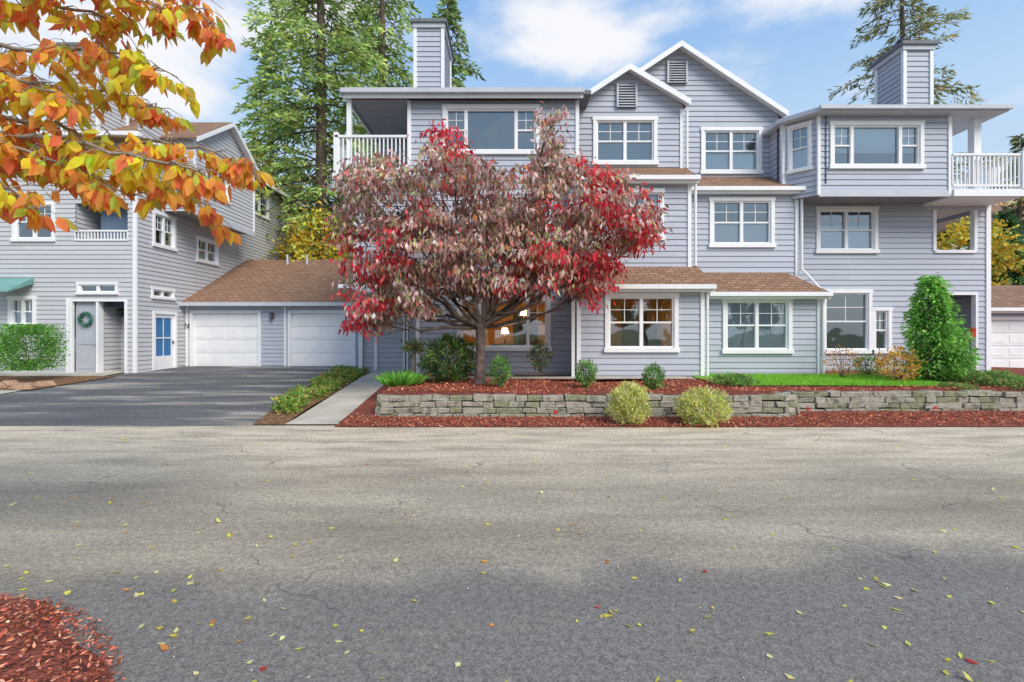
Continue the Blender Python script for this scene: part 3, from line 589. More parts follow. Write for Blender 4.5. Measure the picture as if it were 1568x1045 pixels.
M['stone']=noise_mat('wall_stone',(0.16,0.155,0.12),(0.42,0.39,0.31),5,0.95,1.0,35,c3=(.27,.27,.19),detail=7,bd=.03)
M['stone2']=noise_mat('wall_stone_mossy',(0.12,0.13,0.08),(0.32,0.32,0.21),5,0.95,1.0,35,c3=(.2,.22,.12),detail=7,bd=.03)
M['stone3']=noise_mat('wall_stone_pale',(0.22,0.20,0.16),(0.46,0.42,0.35),6,0.95,1.0,35,c3=(.34,.31,.24),detail=7,bd=.03)
stonewall()

def limb(mb,p0,p1,r0,r1,mat,wob=.08,n=6,sides=7):
    p0=Vector(p0);p1=Vector(p1); pts=[];rad=[]
    L=(p1-p0).length
    for i in range(n+1):
        t=i/n; p=p0.lerp(p1,t)
        if 0<i<n: p+=Vector((random.gauss(0,1),random.gauss(0,1),random.gauss(0,1)))*wob*L*.35
        pts.append(p); rad.append(r0+(r1-r0)*t)
    mb.tube(pts,rad,mat,sides); return pts
def dogwood():
    e=empty('red_dogwood_tree'); mb=MB(); d=11.0; sc=F/d
    base=Vector((PX(735,d),d,.4)); fork=Vector((PX(736,d),d,PZ(500,d)))
    mb.tube([base-Vector((0,0,.1)),base+Vector((.0,0,.12)),base.lerp(fork,.4),base.lerp(fork,.8),fork],[.19,.13,.105,.1,.12],'bark',10)
    lobes=[(605,300,68,55),(672,262,62,45),(770,296,85,46),(846,250,34,45),(872,300,66,52),(930,335,62,52),(580,385,55,62),(570,462,38,42),(650,378,75,58),(752,372,90,62),(845,382,75,52),(905,410,42,42),(622,440,48,42),(968,345,38,32),(552,288,34,34),(684,224,34,24),(846,186,14,18),(826,425,46,30),(535,340,20,38),(930,285,32,26),(700,425,44,26),(556,495,22,20),(905,448,22,18),(645,465,24,16),(760,432,55,22),(985,362,24,18)]
    P=[];A=[];C=[]
    for (X,Y,rx,rz) in lobes:
        c=Vector((PX(X,d),d,PZ(Y,d))); 
        a=fork+Vector((random.uniform(-.05,.05),random.uniform(-.05,.05),0))
        mid=a.lerp(c,.5)+Vector((0,random.uniform(-.5,.5),-.15)); limb(mb,a,mid,.05,.03,'bark',.1,4,6); limb(mb,mid,c,.03,.01,'bark',.12,4,5)
        for q in range(6):
            o=c+Vector((random.uniform(-1,1)*rx/sc,random.uniform(-1,1)*.9,random.uniform(-.6,.7)*rz/sc)); limb(mb,mid.lerp(c,random.random()),o,.013,.004,'bark',.12,4,4)
        nc=max(6,int(rx*rz/50))
        dy=min(1.5,1.3*rx/60+.15)
        for _ in range(nc):
            v=rng.normal(size=3); v/=np.linalg.norm(v); r=rng.uniform(.35,1.0)**.6
            cc=np.array([c.x+v[0]*r*rx/sc, c.y+v[1]*r*dy, c.z+v[2]*r*rz/sc])
            k=int(rng.integers(18,34)); sp=rng.normal(size=(k,3))*np.array([.15,.14,.075])
            P.append(cc+sp); A.append(rng.normal(size=(k,3))*.38+np.array([0,0,-1.0])+v*.3)
            X1=784+cc[0]*sc; Y1=510-(cc[2]-1.6)*sc
            edge=0
            if X1>900 : edge+=.38
            if X1>955: edge+=.25
            if X1<590 and Y1>350: edge+=.42
            if X1<720 and Y1<235: edge+=.7
            if X1>820 and Y1>390: edge+=.35
            edge+=.3*(math.sin(X1*.031+Y1*.02)>.75)+.03
            br=rng.uniform(.62,1.4)
            if rng.random()<edge: C.append(pick([(.92,.06,.10),(.95,.14,.12),(.7,.06,.08),(.6,.22,.18)],[4,3,2,2],k)*br)
            else: C.append(pick([(.62,.36,.31),(.78,.52,.46),(.44,.27,.21),(.42,.44,.2),(.88,.66,.62),(.74,.18,.17),(.3,.2,.15),(.95,.35,.15)],[4,4,2.8,3,2.5,1.5,1.3,.5],k)*br)
    P=np.vstack(P);A=np.vstack(A);C=np.vstack(C); n=len(P)
    leaves('foliage',P,A,rng.uniform(.11,.19,n),rng.uniform(.045,.08,n),C,e,fold=.3)
    mb.build('trunk_and_branches',e,smooth=True)
dogwood()

def conifer(name,x,y,Ht,Rm,nb,cols,w,z0=0,t0=.12,lp=110,size=.42,droop=.5,power=.75,wid=1.0,mat='leafbg'):
    e=empty(name); mb=MB(); top=Vector((x+random.uniform(-.3,.3),y,z0+Ht))
    mb.tube([(x,y,z0),(x,y,z0+Ht*.5),top],[Ht*.013+.04,Ht*.008+.03,.02],'bark',8)
    P=[];A=[];C=[]
    for i in range(nb):
        t=t0+(1-t0)*((i+random.random())/nb); L=Rm*((1-t)**power+.03)*random.uniform(.6,1.12); az=random.uniform(0,2*math.pi)
        dr=np.array([math.cos(az),math.sin(az),0]); side=np.array([-dr[1],dr[0],0]); st=np.array([x+(top.x-x)*t,y,z0+Ht*t])
        up=random.uniform(.05,.35)
        k=int(lp*(.25+L/Rm)); s=rng.uniform(.08,1,k)**.8
        pt=st+dr*(s*L)[:,None]+np.array([0,0,1.0])*((up*s-droop*s*s)*L)[:,None]
        lat=rng.uniform(-1,1,k)*(.32*L*(1.05-s)+.12); pt=pt+side*lat[:,None]+np.array([0,0,1.0])*(-np.abs(lat)*.3+rng.normal(size=k)*.07)[:,None]
        P.append(pt); A.append(dr*.8+side*(np.sign(lat)*.7)[:,None]+rng.normal(size=(k,3))*.35+np.array([0,0,-.45]))
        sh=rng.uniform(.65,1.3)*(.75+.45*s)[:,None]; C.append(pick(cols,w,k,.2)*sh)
        mb.tube([st, st+dr*L*.5+np.array([0,0,(up*.5-droop*.25)*L]), st+dr*L+np.array([0,0,(up-droop)*L])],[.015+.009*L,.01+.004*L,.006],'bark',4)
    P=np.vstack(P);A=np.vstack(A);C=np.vstack(C);n=len(P)
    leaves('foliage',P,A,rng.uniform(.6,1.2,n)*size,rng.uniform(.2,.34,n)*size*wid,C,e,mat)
    mb.build('trunk_and_branches',e)
M['leafbg']=leaf_mat('conifer_leaf',.35)
gcol=[(.34,.50,.14),(.48,.60,.18),(.2,.34,.1),(.60,.68,.23),(.12,.2,.07)]; gw=[4,4,2.5,2.5,1]
conifer('cedar_tree',PX(492,29),29,33,6.9,300,gcol,gw,t0=.12,lp=105,size=.46)
conifer('cedar_tree',PX(415,35),35,23,6.0,150,gcol,gw,t0=.18,lp=80,size=.5)
conifer('cedar_tree',PX(585,35),35,34,7,230,gcol,gw,t0=.15,lp=90,size=.5)
conifer('fir_tree',PX(690,31),31,23,5.5,150,[(.2,.32,.12),(.3,.42,.16),(.38,.42,.18)],[3,3,2],t0=.3,lp=80,size=.5)
conifer('fir_tree',PX(1385,27),27,24,5.4,92,[(.30,.32,.13),(.44,.38,.2),(.2,.25,.1),(.5,.44,.25)],[3,3,3,2],t0=.35,lp=140,droop=.4,power=.6,size=.4,wid=.75)
conifer('fir_tree',PX(1560,33),33,15,5,100,[(.28,.3,.12),(.4,.36,.18),(.18,.24,.1)],[3,3,3],t0=.1,lp=90,size=.5)
conifer('cedar_tree',PX(1540,26),26,8.0,2.6,110,[(.08,.18,.08),(.14,.25,.1)],[1,1],t0=.05,lp=90)
conifer('cedar_tree',-26,30,19,6.0,120,gcol,gw,lp=70,size=.55)
conifer('young_cypress_tree',PX(1432,11.6),11.6,2.5,.74,170,[(.2,.5,.08),(.32,.62,.13),(.1,.3,.07),(.46,.72,.2)],[4,4,2,2],z0=.4,t0=.03,lp=80,size=.13,droop=-.35,power=.6)
def decid(name,x,y,Ht,R_,cols,w,n=9000,leaf=.22,z0=0,clump=.7):
    e=empty(name); mb=MB(); mb.tube([(x,y,z0),(x+.1,y,z0+Ht*.4),(x,y,z0+Ht*.8)],[.22,.15,.04],'bark',8)
    nc=n//60; P=[];C=[]
    for _ in range(nc):
        v=rng.normal(size=3); v/=np.linalg.norm(v); r=rng.uniform(.2,1)**.5
        c=np.array([x+v[0]*r*R_,y+v[1]*r*R_,z0+Ht*.62+v[2]*r*Ht*.38]); k=60
        if _%5==0: limb(mb,(x,y,z0+Ht*.35),tuple(c),.05,.01,'bark',.1,4,4)
        P.append(c+rng.normal(size=(k,3))*clump*.45); C.append(pick(cols,w,k,.2)*rng.uniform(.65,1.3))
    P=np.vstack(P);C=np.vstack(C);n=len(P)
    leaves('foliage',P,rng.normal(size=(n,3))+np.array([0,0,-.4]),rng.uniform(.6,1.2,n)*leaf,rng.uniform(.4,.7,n)*leaf,C,e); mb.build('trunk_and_branches',e)
yel=[(.92,.64,.07),(.92,.46,.06),(.75,.68,.14),(.48,.5,.12)]
decid('maple_tree',PX(388,31),31,13,2.2,yel,[4,3,2,1],6000,.28)
decid('maple_tree',PX(492,26.5),26.5,8.2,2.3,yel,[4,2,3,3],6000,.24)
decid('maple_tree',PX(560,40),40,12,4.5,yel,[4,3,2,1],5000,.34)
decid('maple_tree',PX(765,34),34,19.5,2.4,[(.7,.42,.16),(.6,.46,.2)],[1,1],1500,.2)
decid('maple_tree',PX(1545,40),40,13.0,4.2,yel,[3,4,2,1],7000,.34)
decid('maple_tree',PX(1465,26),26,7.5,2.6,yel,[3,2,3,3],5000,.26)
def cherry():
    e=empty('autumn_cherry_tree'); mb=MB()
    tx,ty=-4.15,3.0
    mb.tube([(tx,ty,-.05),(tx,ty,.15),(tx+.03,ty,.9),(tx,ty,1.8),(tx+.05,ty,2.7),(tx+.3,ty+.1,3.8)],[.2,.14,.12,.11,.09,.04],'bark',10)
    bs=[([(-250,-60),(-80,-100),(0,-80),(120,-45),(210,-15),(245,20)],3.0),([(-250,180),(-100,80),(0,72),(110,80),(190,80),(245,105)],2.8),
        ([(-250,250),(-100,190),(0,175),(120,205),(230,215),(310,228),(380,255)],2.95),([(-250,260),(-60,215),(80,240),(190,262),(275,290),(325,330)],3.2),
        ([(-200,260),(-60,250),(10,285),(45,320)],2.7),([(-250,0),(-40,5),(60,10),(140,20),(200,30)],3.1),
        ([(-250,250),(-80,160),(20,130),(110,135),(200,150),(250,175)],3.3),([(-250,0),(0,-70),(120,-80),(200,-70)],2.6),([(-250,280),(-100,230),(0,215),(90,250),(150,285)],2.75),
        ([(-250,250),(-80,210),(20,230),(110,265),(200,300)],3.1),([(-250,250),(-80,140),(0,115),(60,130),(120,160)],2.75),
        ([(-250,200),(0,205),(140,225),(260,250),(300,262)],2.6),([(-250,-20),(60,-60),(200,-50),(290,-10),(330,50)],3.2),
        ([(-260,-160),(-400,-220),(-520,-200)],3.0),([(-260,-60),(-380,-100),(-560,-40)],3.4),([(-260,100),(-400,60),(-600,100)],2.6)]
    P=[];A=[];C=[]
    for bi,(px,dd) in enumerate(bs):
        n=len(px)
        pts=[Vector((PX(X,3.0+(dd-3.0)*i/(n-1)),3.0+(dd-3.0)*i/(n-1),PZ(Y,3.0+(dd-3.0)*i/(n-1)))) for i,(X,Y) in enumerate(px)]
        dp=[]
        for a,b in zip(pts,pts[1:]):
            for k in range(4): dp.append(a.lerp(b,k/4)+Vector((random.gauss(0,.012),random.gauss(0,.012),random.gauss(0,.012))))
        dp.append(pts[-1]); m=len(dp)
        mb.tube(dp,[.017*(1-i/m)+.003 for i in range(m)],'bark_l',6)
        for i in range(3,m):
            for q in range(3):
                s=dp[i]; L=random.uniform(.08,.26); az=random.uniform(0,6.28)
                en=s+Vector((math.cos(az)*L*.7,math.sin(az)*L*.9,random.uniform(-.55,.2)*L)); mid=s.lerp(en,.5)+Vector((0,0,.03))
                mb.tube([s,mid,en],[.004,.003,.0015],'bark_l',4)
                k=random.randint(4,8)
                for j in range(k):
                    t=random.uniform(.15,1.05); p=s.lerp(en,t)
                    P.append(tuple(p)); a=Vector((random.gauss(0,.4),random.gauss(0,.4),-1.0))+ (en-s).normalized()*.35; A.append(tuple(a))
                    u=random.random()+ .28*math.sin(i*.5+bi*1.7)+.06
                    if u<.36: c=(.94,.76,.07)
                    elif u<.5: c=(.66,.74,.12)
                    elif u<.8: c=(.95,.42,.10)
                    elif u<1.02: c=(.95,.26,.12)
                    else: c=(.95,.5,.1)
                    v=random.uniform(.85,1.05); C.append((c[0]*v,c[1]*v*random.uniform(.85,1.15),c[2]))
    V=[];Fc=[];Cc=[]
    prof=[(0,.0),(.12,.03),(.35,.5),(.6,.46),(.82,.22),(1,.0)]
    for p,a,c in zip(P,A,C):
        p=Vector(p);a=Vector(a).normalized(); b=a.cross(Vector((random.gauss(0,1),random.gauss(0,1),random.gauss(0,.4)))).normalized(); nn=a.cross(b)
        L=random.uniform(.08,.14); Wd=L*random.uniform(.38,.5); cu=random.uniform(-.15,.35); fo=random.uniform(.1,.4)
        st=len(V)
        for (t,w) in prof:
            cc=p+a*L*t+nn*(cu*t*t*L)
            V.append(cc-b*Wd*w+nn*fo*Wd*w); V.append(cc); V.append(cc+b*Wd*w+nn*fo*Wd*w)
        for i in range(5):
            g=random.uniform(-.06,.06); tcol=(c[0]*(1+g),c[1]*(1.25-.5*i/5+g),c[2])
            for s_ in (0,1):
                o=st+i*3+s_; Fc.append((o,o+1,o+4,o+3)); Cc.append((*tcol,1))
    me=bpy.data.meshes.new('foliage'); me.from_pydata([tuple(v) for v in V],[],Fc); at=me.attributes.new('Col','FLOAT_COLOR','FACE'); at.data.foreach_set('color',np.clip(np.array(Cc,dtype=np.float32),0,1).reshape(-1))
    me.polygons.foreach_set('use_smooth',[True]*len(Fc))
    me.materials.append(M['leaf2']); o=bpy.data.objects.new('foliage',me); bpy.context.scene.collection.objects.link(o); o.parent=e
    mb.build('trunk_and_branches',e,smooth=True)
M['leaf2']=leaf_mat('cherry_leaf',.5)
cherry()
def shrub(name,x,y,z0,rx,rz,cols,w,n,leaf,boxy=0,ry=None,up=.4,narrow=.5):
    e=empty(name); ry=ry or rx; mb=MB()
    for i in range(9):
        a=random.uniform(0,6.28); r=random.uniform(.2,.8); limb(mb,(x+random.gauss(0,.03),y+random.gauss(0,.03),z0-.03),(x+math.cos(a)*rx*r,y+math.sin(a)*ry*r,z0+rz*random.uniform(1.0,1.8)),.012,.004,'bark',.08,4,4)
    v=rng.normal(size=(n,3)); v/=np.linalg.norm(v,axis=1,keepdims=True)
    if boxy: m=np.max(np.abs(v),axis=1,keepdims=True); v=v/m*.9+v*.1
    r=rng.uniform(.25,1,(n,1))**.45
    lump=1+.16*np.sin(v[:,:1]*7+x)*np.cos(v[:,2:]*6+y)+.10*np.sin(v[:,1:2]*13+v[:,:1]*11)
    if boxy: lump=1+.02*rng.normal(size=(n,1))
    P=np.array([x,y,z0+rz])+v*r*lump*np.array([rx,ry,rz])
    A=v*.8+rng.normal(size=(n,3))*.5+np.array([0,0,up])
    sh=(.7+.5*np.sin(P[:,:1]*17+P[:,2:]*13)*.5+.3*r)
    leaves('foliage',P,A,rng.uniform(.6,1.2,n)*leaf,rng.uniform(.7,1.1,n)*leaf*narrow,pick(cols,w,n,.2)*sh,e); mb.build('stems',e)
gr=[(.12,.28,.06),(.2,.42,.1),(.3,.52,.14)]; dk=[(.07,.15,.05),(.14,.26,.07),(.24,.36,.13)]
yg=[(.74,.74,.16),(.90,.86,.32),(.46,.56,.12),(.92,.9,.52)]
def SH(name,X,Yb,Yt,wpx,d,cols,w,n,leaf,**k):
    sc=F/d; z0=PZ(Yb,d); shrub(name,PX(X,d),d,z0,wpx/2/sc,(Yb-Yt)/2/sc,cols,w,n,leaf,**k)
SH('variegated_shrub',963,652,588,60,8.55,yg,[3,3,2,2],3600,.065,up=.9,narrow=.4); SH('variegated_shrub',1076,654,596,76,8.5,yg,[3,3,2,2],4000,.065,up=.9,narrow=.4)
SH('rhododendron_shrub',688,582,516,84,11.6,dk+[(.36,.3,.1)],[2,3,2,1],2600,.13,up=0,narrow=.35)
SH('boxwood_shrub',766,590,545,34,10.4,gr,[1,2,1],1600,.05); SH('boxwood_shrub',897,592,552,32,10.4,gr,[1,2,1],1600,.05); SH('boxwood_shrub',1000,600,558,32,10.0,gr,[1,2,1],1600,.05)
SH('azalea_shrub',826,568,525,32,12.6,dk+[(.4,.2,.13)],[1,2,2,1],500,.08)
SH('hedge',44,566,498,72,14.5,[(.1,.28,.05),(.18,.44,.08),(.26,.52,.1)],[1,2,2],9000,.07,boxy=1,ry=.6)
SH('hedge',-45,566,505,60,14.8,[(.1,.28,.05),(.18,.44,.08)],[1,2],6000,.07,boxy=1,ry=.6)
SH('barberry_shrub',1374,584,535,56,11.4,[(.92,.46,.1),(.85,.56,.18),(.7,.32,.08)],[2,2,1],700,.09)
SH('barberry_shrub',1290,578,530,46,12.2,[(.8,.4,.13),(.6,.5,.18),(.8,.3,.1)],[2,1,1],350,.07)
SH('low_shrub',1122,590,574,64,10.8,gr+[(.45,.45,.18)],[1,2,2,1],1500,.06); SH('low_shrub',1330,575,545,40,13,gr,[1,2,2],700,.07)
SH('low_shrub',1520,592,570,70,10.8,gr+[(.5,.45,.18)],[1,2,2,2],1800,.07); SH('low_shrub',1500,585,572,60,11.5,gr+[(.5,.45,.18)],[1,2,2,2],1300,.07); SH('low_shrub',1560,600,580,60,10.3,gr+[(.5,.45,.18)],[1,2,2,2],1300,.07)
SH('low_shrub',1465,600,588,50,10.3,gr+[(.5,.45,.18)],[1,2,2,2],800,.06)
def blades(name,x,y,z0,r,h,n,cols,wd=.02,spread=.6):
    a=rng.uniform(0,2*math.pi,n); t=rng.uniform(0,1,n)**.5; P=np.stack([x+np.cos(a)*t*r*.3,y+np.sin(a)*t*r*.3,np.full(n,z0)],1)
    A=np.stack([np.cos(a)*spread*t,np.sin(a)*spread*t,np.ones(n)],1); leaves(name,P,A,rng.uniform(.6,1,n)*h,np.full(n,wd),pick(cols,[1]*len(cols),n,.15))
def yucca(X,Yb,Yt,d,r):
    x=PX(X,d); z0=PZ(Yb,d); z1=PZ(Yt,d); e=empty('cordyline_plant'); mb=MB(); mb.tube([(x,d,z0),(x,d,(z0+z1)/2+.1)],[.05,.04],'bark_l',7)
    n=170; v=rng.normal(size=(n,3)); v[:,2]=np.abs(v[:,2])*.9-.35; v/=np.linalg.norm(v,axis=1,keepdims=True)
    leaves('foliage',np.tile([[x,d,(z0+z1)/2+.15]],(n,1))+v*.03,v,rng.uniform(.6,1,n)*r,np.full(n,.04),pick([(.26,.34,.15),(.42,.5,.22),(.5,.4,.2)],[2,2,1],n,.2),e); mb.build('stem',e)
yucca(634,575,515,11.9,.38)
blades('fern_plant',PX(610,10.6),10.6,.45,.8,.42,260,[(.16,.42,.06),(.26,.56,.1)],.05,1.4)
blades('fern_plant',PX(630,11),11,.45,.6,.35,160,[(.16,.42,.06),(.26,.56,.1)],.05,1.2)
nn=9000; t=rng.uniform(0.08,1,nn); xx=-4.45-1.55*t+rng.uniform(0,1,nn)*(.45+.85*t); yy=8.5+8.2*t
clump=np.sin(xx*5+yy*3)+np.sin(yy*4.1)+rng.normal(size=nn)*.5; k=clump>-.2; xx=xx[k];yy=yy[k];nn=len(xx)
leaves('groundcover_plants',np.stack([xx,yy,np.array([hh(0,v) for v in yy])+.06+rng.uniform(0,.22,nn)],1),rng.normal(size=(nn,3))+np.array([0,0,.8]),rng.uniform(.05,.11,nn),rng.uniform(.03,.05,nn),pick([(.22,.4,.08),(.46,.56,.13),(.12,.24,.05),(.62,.42,.15)],[3,3,2,1.5],nn,.2))
nn=16000; y=rng.uniform(10.6,13.2,nn); x=rng.uniform(4.9,9.6,nn)
leaves('lawn_grass',np.stack([x,y,np.full(nn,.43)+.03],1),rng.normal(size=(nn,3))*.3+np.array([0,0,1]),rng.uniform(.04,.08,nn),np.full(nn,.012),pick([(.24,.56,.05),(.36,.7,.1)],[1,1],nn,.2))
isl=MB(); cx,cy,ra=-3.25,1.15,1.78
rings=[(1.0,.003),(.9,.09),(.6,.14),(.0001,.17)]
wob=lambda t:1+.03*math.sin(5*t)+.02*math.sin(11*t)
for (r0,z0),(r1,z1) in zip(rings,rings[1:]):
    for k in range(48):
        a=2*math.pi*k/48;b=2*math.pi*(k+1)/48
        isl.poly([(cx+ra*r0*wob(a)*math.cos(a),cy+ra*r0*wob(a)*math.sin(a),z0),(cx+ra*r0*wob(b)*math.cos(b),cy+ra*r0*wob(b)*math.sin(b),z0),(cx+ra*r1*wob(b)*math.cos(b),cy+ra*r1*wob(b)*math.sin(b),z1),(cx+ra*r1*wob(a)*math.cos(a),cy+ra*r1*wob(a)*math.sin(a),z1)],'mulch')
isl.build('mulch_island')
def chips(name,P,size,cols,w,mat='chip'):
    n=len(P); leaves(name,P,np.hstack([rng.normal(size=(n,2)),rng.normal(size=(n,1))*.3]),rng.uniform(.4,1.3,n)*size,rng.uniform(.15,.45,n)*size,pick(cols,w,n,.3),None,mat,flat=.5)
mc=[(.55,.16,.085),(.38,.09,.06),(.72,.26,.15),(.2,.06,.04),(.72,.38,.24)]; mw=[3,3,2,1.6,1]
nn=26000; a=rng.uniform(0,6.283,nn); r=np.sqrt(rng.uniform(0,1,nn))*1.03; zz=np.interp(r,[0,.6,.9,1,1.1],[.17,.14,.09,.008,.006])
chips('mulch_chips',np.stack([cx+ra*r*np.cos(a),cy+ra*r*np.sin(a),zz+.004+rng.uniform(0,.012,nn)],1),.034,mc,mw)
nn=14000; x=rng.uniform(-2.95,16,nn); y=rng.uniform(8.25,9.3,nn)+(x>5.4)*rng.uniform(0,.5,nn); chips('mulch_chips',np.stack([x,y,np.full(nn,.022)+rng.uniform(0,.02,nn)+ .018*(y-8.4).clip(0,2)],1),.06,mc,mw)
nn=20000; x=rng.uniform(-2.5,16,nn); y=rng.uniform(9.45,11.9,nn)+(x>5.3)*.5; k=~((x>4.7)&(x<9.7)&(y>10.5)); x=x[k];y=y[k]; chips('mulch_chips',np.stack([x,y,np.array([bz(p,q) for p,q in zip(x,y)])+.006+rng.uniform(0,.02,len(x))],1),.07,mc,mw)
def fallen():
    P=[]
    for _ in range(230):
        y=2.1+6.2*random.random()**1.2; x=random.uniform(-1.1,1.1)*y*1.02; P.append((x,y,.004))
    for _ in range(50): y=random.uniform(2.2,4.2); P.append((random.uniform(-3.4,-1.0)*y/3,y,.004))
    for _ in range(160): y=random.uniform(9,17); P.append((random.uniform(-11,-4.6),y,hh(0,y)+.008))
    for cx_,cy_ in ((2.3,3.1),(.5,2.75)): 
        for _ in range(7): P.append((cx_+random.gauss(0,.13),cy_+random.gauss(0,.05),.004))
    P=np.array(P); n=len(P); A=np.hstack([rng.normal(size=(n,2)),np.abs(rng.normal(size=(n,1)))*.12])
    leaves('fallen_leaves',P+np.array([0,0,.004]),A,rng.uniform(.02,.065,n),rng.uniform(.015,.04,n),pick([(.92,.8,.12),(.94,.86,.4),(.72,.68,.18),(.85,.4,.1),(.7,.1,.08)],[5,3,2,1,.5],n,.12),None,'leaf',fold=.1,flat=.2)
    g=1500; x=rng.uniform(-6,8,g); y=rng.uniform(1.9,8,g); n=g
    leaves('road_grit',np.stack([x,y,np.full(g,.003)],1),np.hstack([rng.normal(size=(n,2)),rng.normal(size=(n,1))*.2]),rng.uniform(.006,.018,n),rng.uniform(.005,.012,n),pick([(.7,.65,.55),(.3,.24,.18),(.65,.55,.25)],[2,2,1],n),None,'chip',flat=.3)
fallen()
ro=MB()
for i in range(16):
    x=PX(random.uniform(-20,85),13.6); y=13.3+random.uniform(-.5,.4); r=random.uniform(.1,.26)
    ps=[(x+r*math.cos(a)*random.uniform(.7,1.2),y+r*math.sin(a)*random.uniform(.7,1.2)) for a in np.linspace(0,5.5,7)]
    z=hh(0,y)+.02
    for k in range(7):
        p,q=ps[k],ps[(k+1)%7]; ro.poly([(*p,z),(*q,z),(x+(q[0]-x)*.6,y+(q[1]-y)*.6,z+r*.5),(x+(p[0]-x)*.6,y+(p[1]-y)*.6,z+r*.5)],'rock')
    ro.poly([(x+(p[0]-x)*.6,y+(p[1]-y)*.6,z+r*.5) for p in ps],'rock')
M['rock']=noise_mat('rock_tan',(.35,.2,.12),(.45,.3,.2),6,.9); ro.build('landscape_rocks')
sheet('soil_bed',lambda t:(-18,-12.4-.3*t,12.6+3.2*t),'soil',.03,hf=hh)
for X,dd in ((1235,9.2),(1430,9.3),(848,8.8)):
    fl=MB(); x=PX(X,dd); fl.tube([(x,dd,0),(x,dd,.2)],[.004,.004],'darkmetal',4); fl.box(x,x+.07,dd-.002,dd+.002,.15,.2,'red'); fl.build('marker_flag')
for i,x in enumerate((-26,-13,2,16,30)): decid('maple_tree' if i%2 else 'oak_tree',x,-34-(i%3)*3,8+(i%3),6,[(.10,.18,.05),(.16,.24,.07),(.45,.28,.08)],[3,3,1],2400,.8)
for i,(x,y) in enumerate(((-38,52),(-24,58),(24,56),(36,50),(48,46),(-52,46))): conifer('fir_tree',x,y,15+i%3*3,4.5,70,[(.16,.28,.1),(.24,.34,.13)],[1,1],lp=50,size=.8)

# ================================================================ WORLD / LIGHT / CAMERA
sc=bpy.context.scene
wd=bpy.data.worlds.new('World'); sc.world=wd; wd.use_nodes=True; n=wd.node_tree.nodes; l=wd.node_tree.links
bg=n['Background']; sky=N(n,'ShaderNodeTexSky',sky_type='NISHITA'); sky.sun_disc=False
sdir=Vector((.62,-.78,0)).normalized(); el=math.radians(42); sdir=Vector((sdir.x*math.cos(el),sdir.y*math.cos(el),math.sin(el)))
sky.sun_elevation=el; sky.sun_rotation=math.atan2(sdir.x,sdir.y); sky.air_density=1.0; sky.dust_density=2.0; sky.ozone_density=1.0
tc=N(n,'ShaderNodeTexCoord')
sz=N(n,'ShaderNodeSeparateXYZ'); l.new(tc.outputs['Generated'],sz.inputs[0])
hr=N(n,'ShaderNodeMapRange'); l.new(sz.outputs['Z'],hr.inputs['Value']); hr.inputs['From Min'].default_value=.15; hr.inputs['From Max'].default_value=.6; hr.inputs['To Min'].default_value=.85; hr.inputs['To Max'].default_value=.8
gc=ramp(n,[(0,(.72,.78,.86)),(.36,(.52,.73,.98)),(.6,(.22,.48,.92)),(1,(.28,.45,.78))]); l.new(sz.outputs['Z'],gc.inputs['Fac'])
gs=N(n,'ShaderNodeVectorMath',operation='SCALE'); gs.inputs['Scale'].default_value=6.9; l.new(gc.outputs['Color'],gs.inputs[0])
hz=N(n,'ShaderNodeMixRGB'); l.new(hr.outputs[0],hz.inputs[0]); l.new(sky.outputs[0],hz.inputs[1]); l.new(gs.outputs[0],hz.inputs[2])
nz=N(n,'ShaderNodeTexNoise'); nz.inputs['Scale'].default_value=4.2; nz.inputs['Detail'].default_value=5; nz.inputs['Roughness'].default_value=.52
mp=N(n,'ShaderNodeMapping'); mp.inputs['Scale'].default_value=(1,1,2.2); l.new(tc.outputs['Generated'],mp.inputs['Vector']); l.new(mp.outputs[0],nz.inputs['Vector'])
tot=None
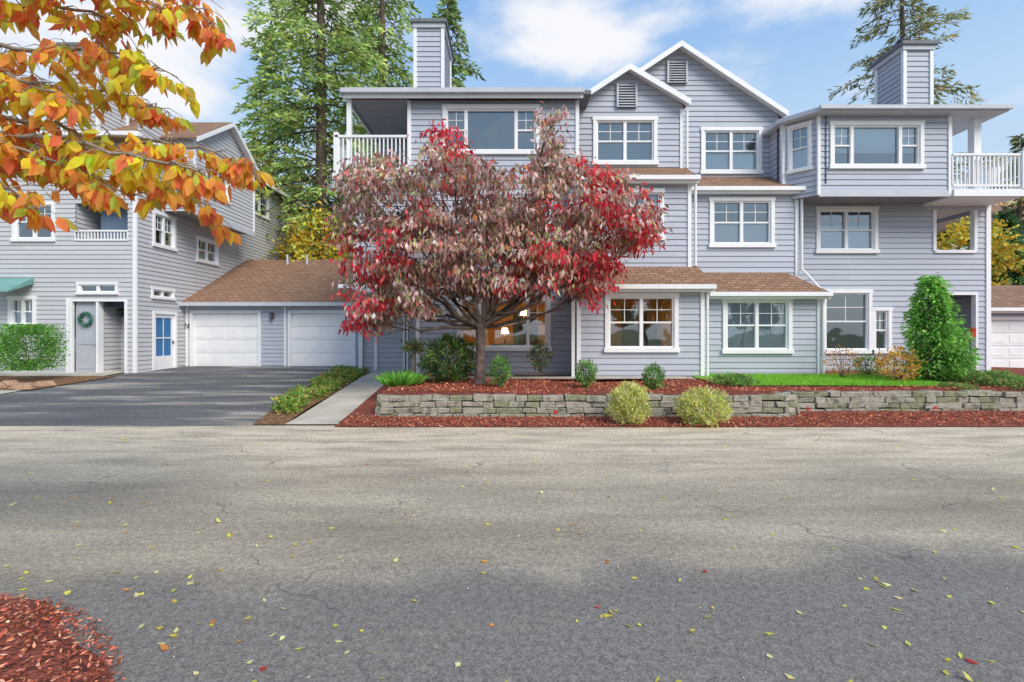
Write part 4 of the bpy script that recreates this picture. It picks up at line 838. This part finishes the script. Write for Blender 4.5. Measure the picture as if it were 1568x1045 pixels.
for (X,Y,r,amp) in ((885,62,.085,.27),(800,35,.08,.24),(320,40,.2,.22),(1240,5,.09,.22),(1140,135,.06,.14),(60,60,.2,.24)):
    v=Vector(((X-784)/F,1,(510-Y)/F)).normalized()
    sb=N(n,'ShaderNodeVectorMath',operation='SUBTRACT'); l.new(tc.outputs['Generated'],sb.inputs[0]); sb.inputs[1].default_value=v
    ml=N(n,'ShaderNodeVectorMath',operation='MULTIPLY'); l.new(sb.outputs[0],ml.inputs[0]); ml.inputs[1].default_value=(.7,1,1.6)
    ln=N(n,'ShaderNodeVectorMath',operation='LENGTH'); l.new(ml.outputs[0],ln.inputs[0])
    mr=N(n,'ShaderNodeMapRange',interpolation_type='SMOOTHSTEP'); l.new(ln.outputs['Value'],mr.inputs['Value']); mr.inputs['From Min'].default_value=r*1.5; mr.inputs['From Max'].default_value=0; mr.inputs['To Max'].default_value=amp
    if tot is None: tot=mr.outputs[0]
    else:
        a=N(n,'ShaderNodeMath',operation='ADD'); l.new(tot,a.inputs[0]); l.new(mr.outputs[0],a.inputs[1]); tot=a.outputs[0]
a=N(n,'ShaderNodeMath',operation='ADD'); l.new(tot,a.inputs[0]); l.new(nz.outputs['Fac'],a.inputs[1])
cr=N(n,'ShaderNodeMapRange',interpolation_type='SMOOTHSTEP'); l.new(a.outputs[0],cr.inputs['Value']); cr.inputs['From Min'].default_value=.52; cr.inputs['From Max'].default_value=.80
mx=N(n,'ShaderNodeMixRGB'); l.new(cr.outputs[0],mx.inputs[0]); l.new(hz.outputs[0],mx.inputs[1]); mx.inputs[2].default_value=(6.2,6.3,6.6,1)
l.new(mx.outputs[0],bg.inputs['Color']); bg.inputs['Strength'].default_value=.15
sl=bpy.data.lights.new('sun','SUN'); sl.energy=3.3; sl.angle=math.radians(34); sl.color=(1,.93,.83); so=bpy.data.objects.new('sun',sl); sc.collection.objects.link(so)
so.rotation_euler=(-sdir).to_track_quat('-Z','Y').to_euler()
cam=bpy.data.cameras.new('camera'); co=bpy.data.objects.new('camera',cam); sc.collection.objects.link(co); sc.camera=co
co.location=(0,0,H0); co.rotation_euler=(math.pi/2,0,0); cam.sensor_width=36; cam.lens=36*F/1568; cam.shift_y=-12.5/1568; cam.clip_end=2000; cam.clip_start=.05
sc.view_settings.view_transform='Standard'; sc.view_settings.look='None'; sc.view_settings.exposure=0
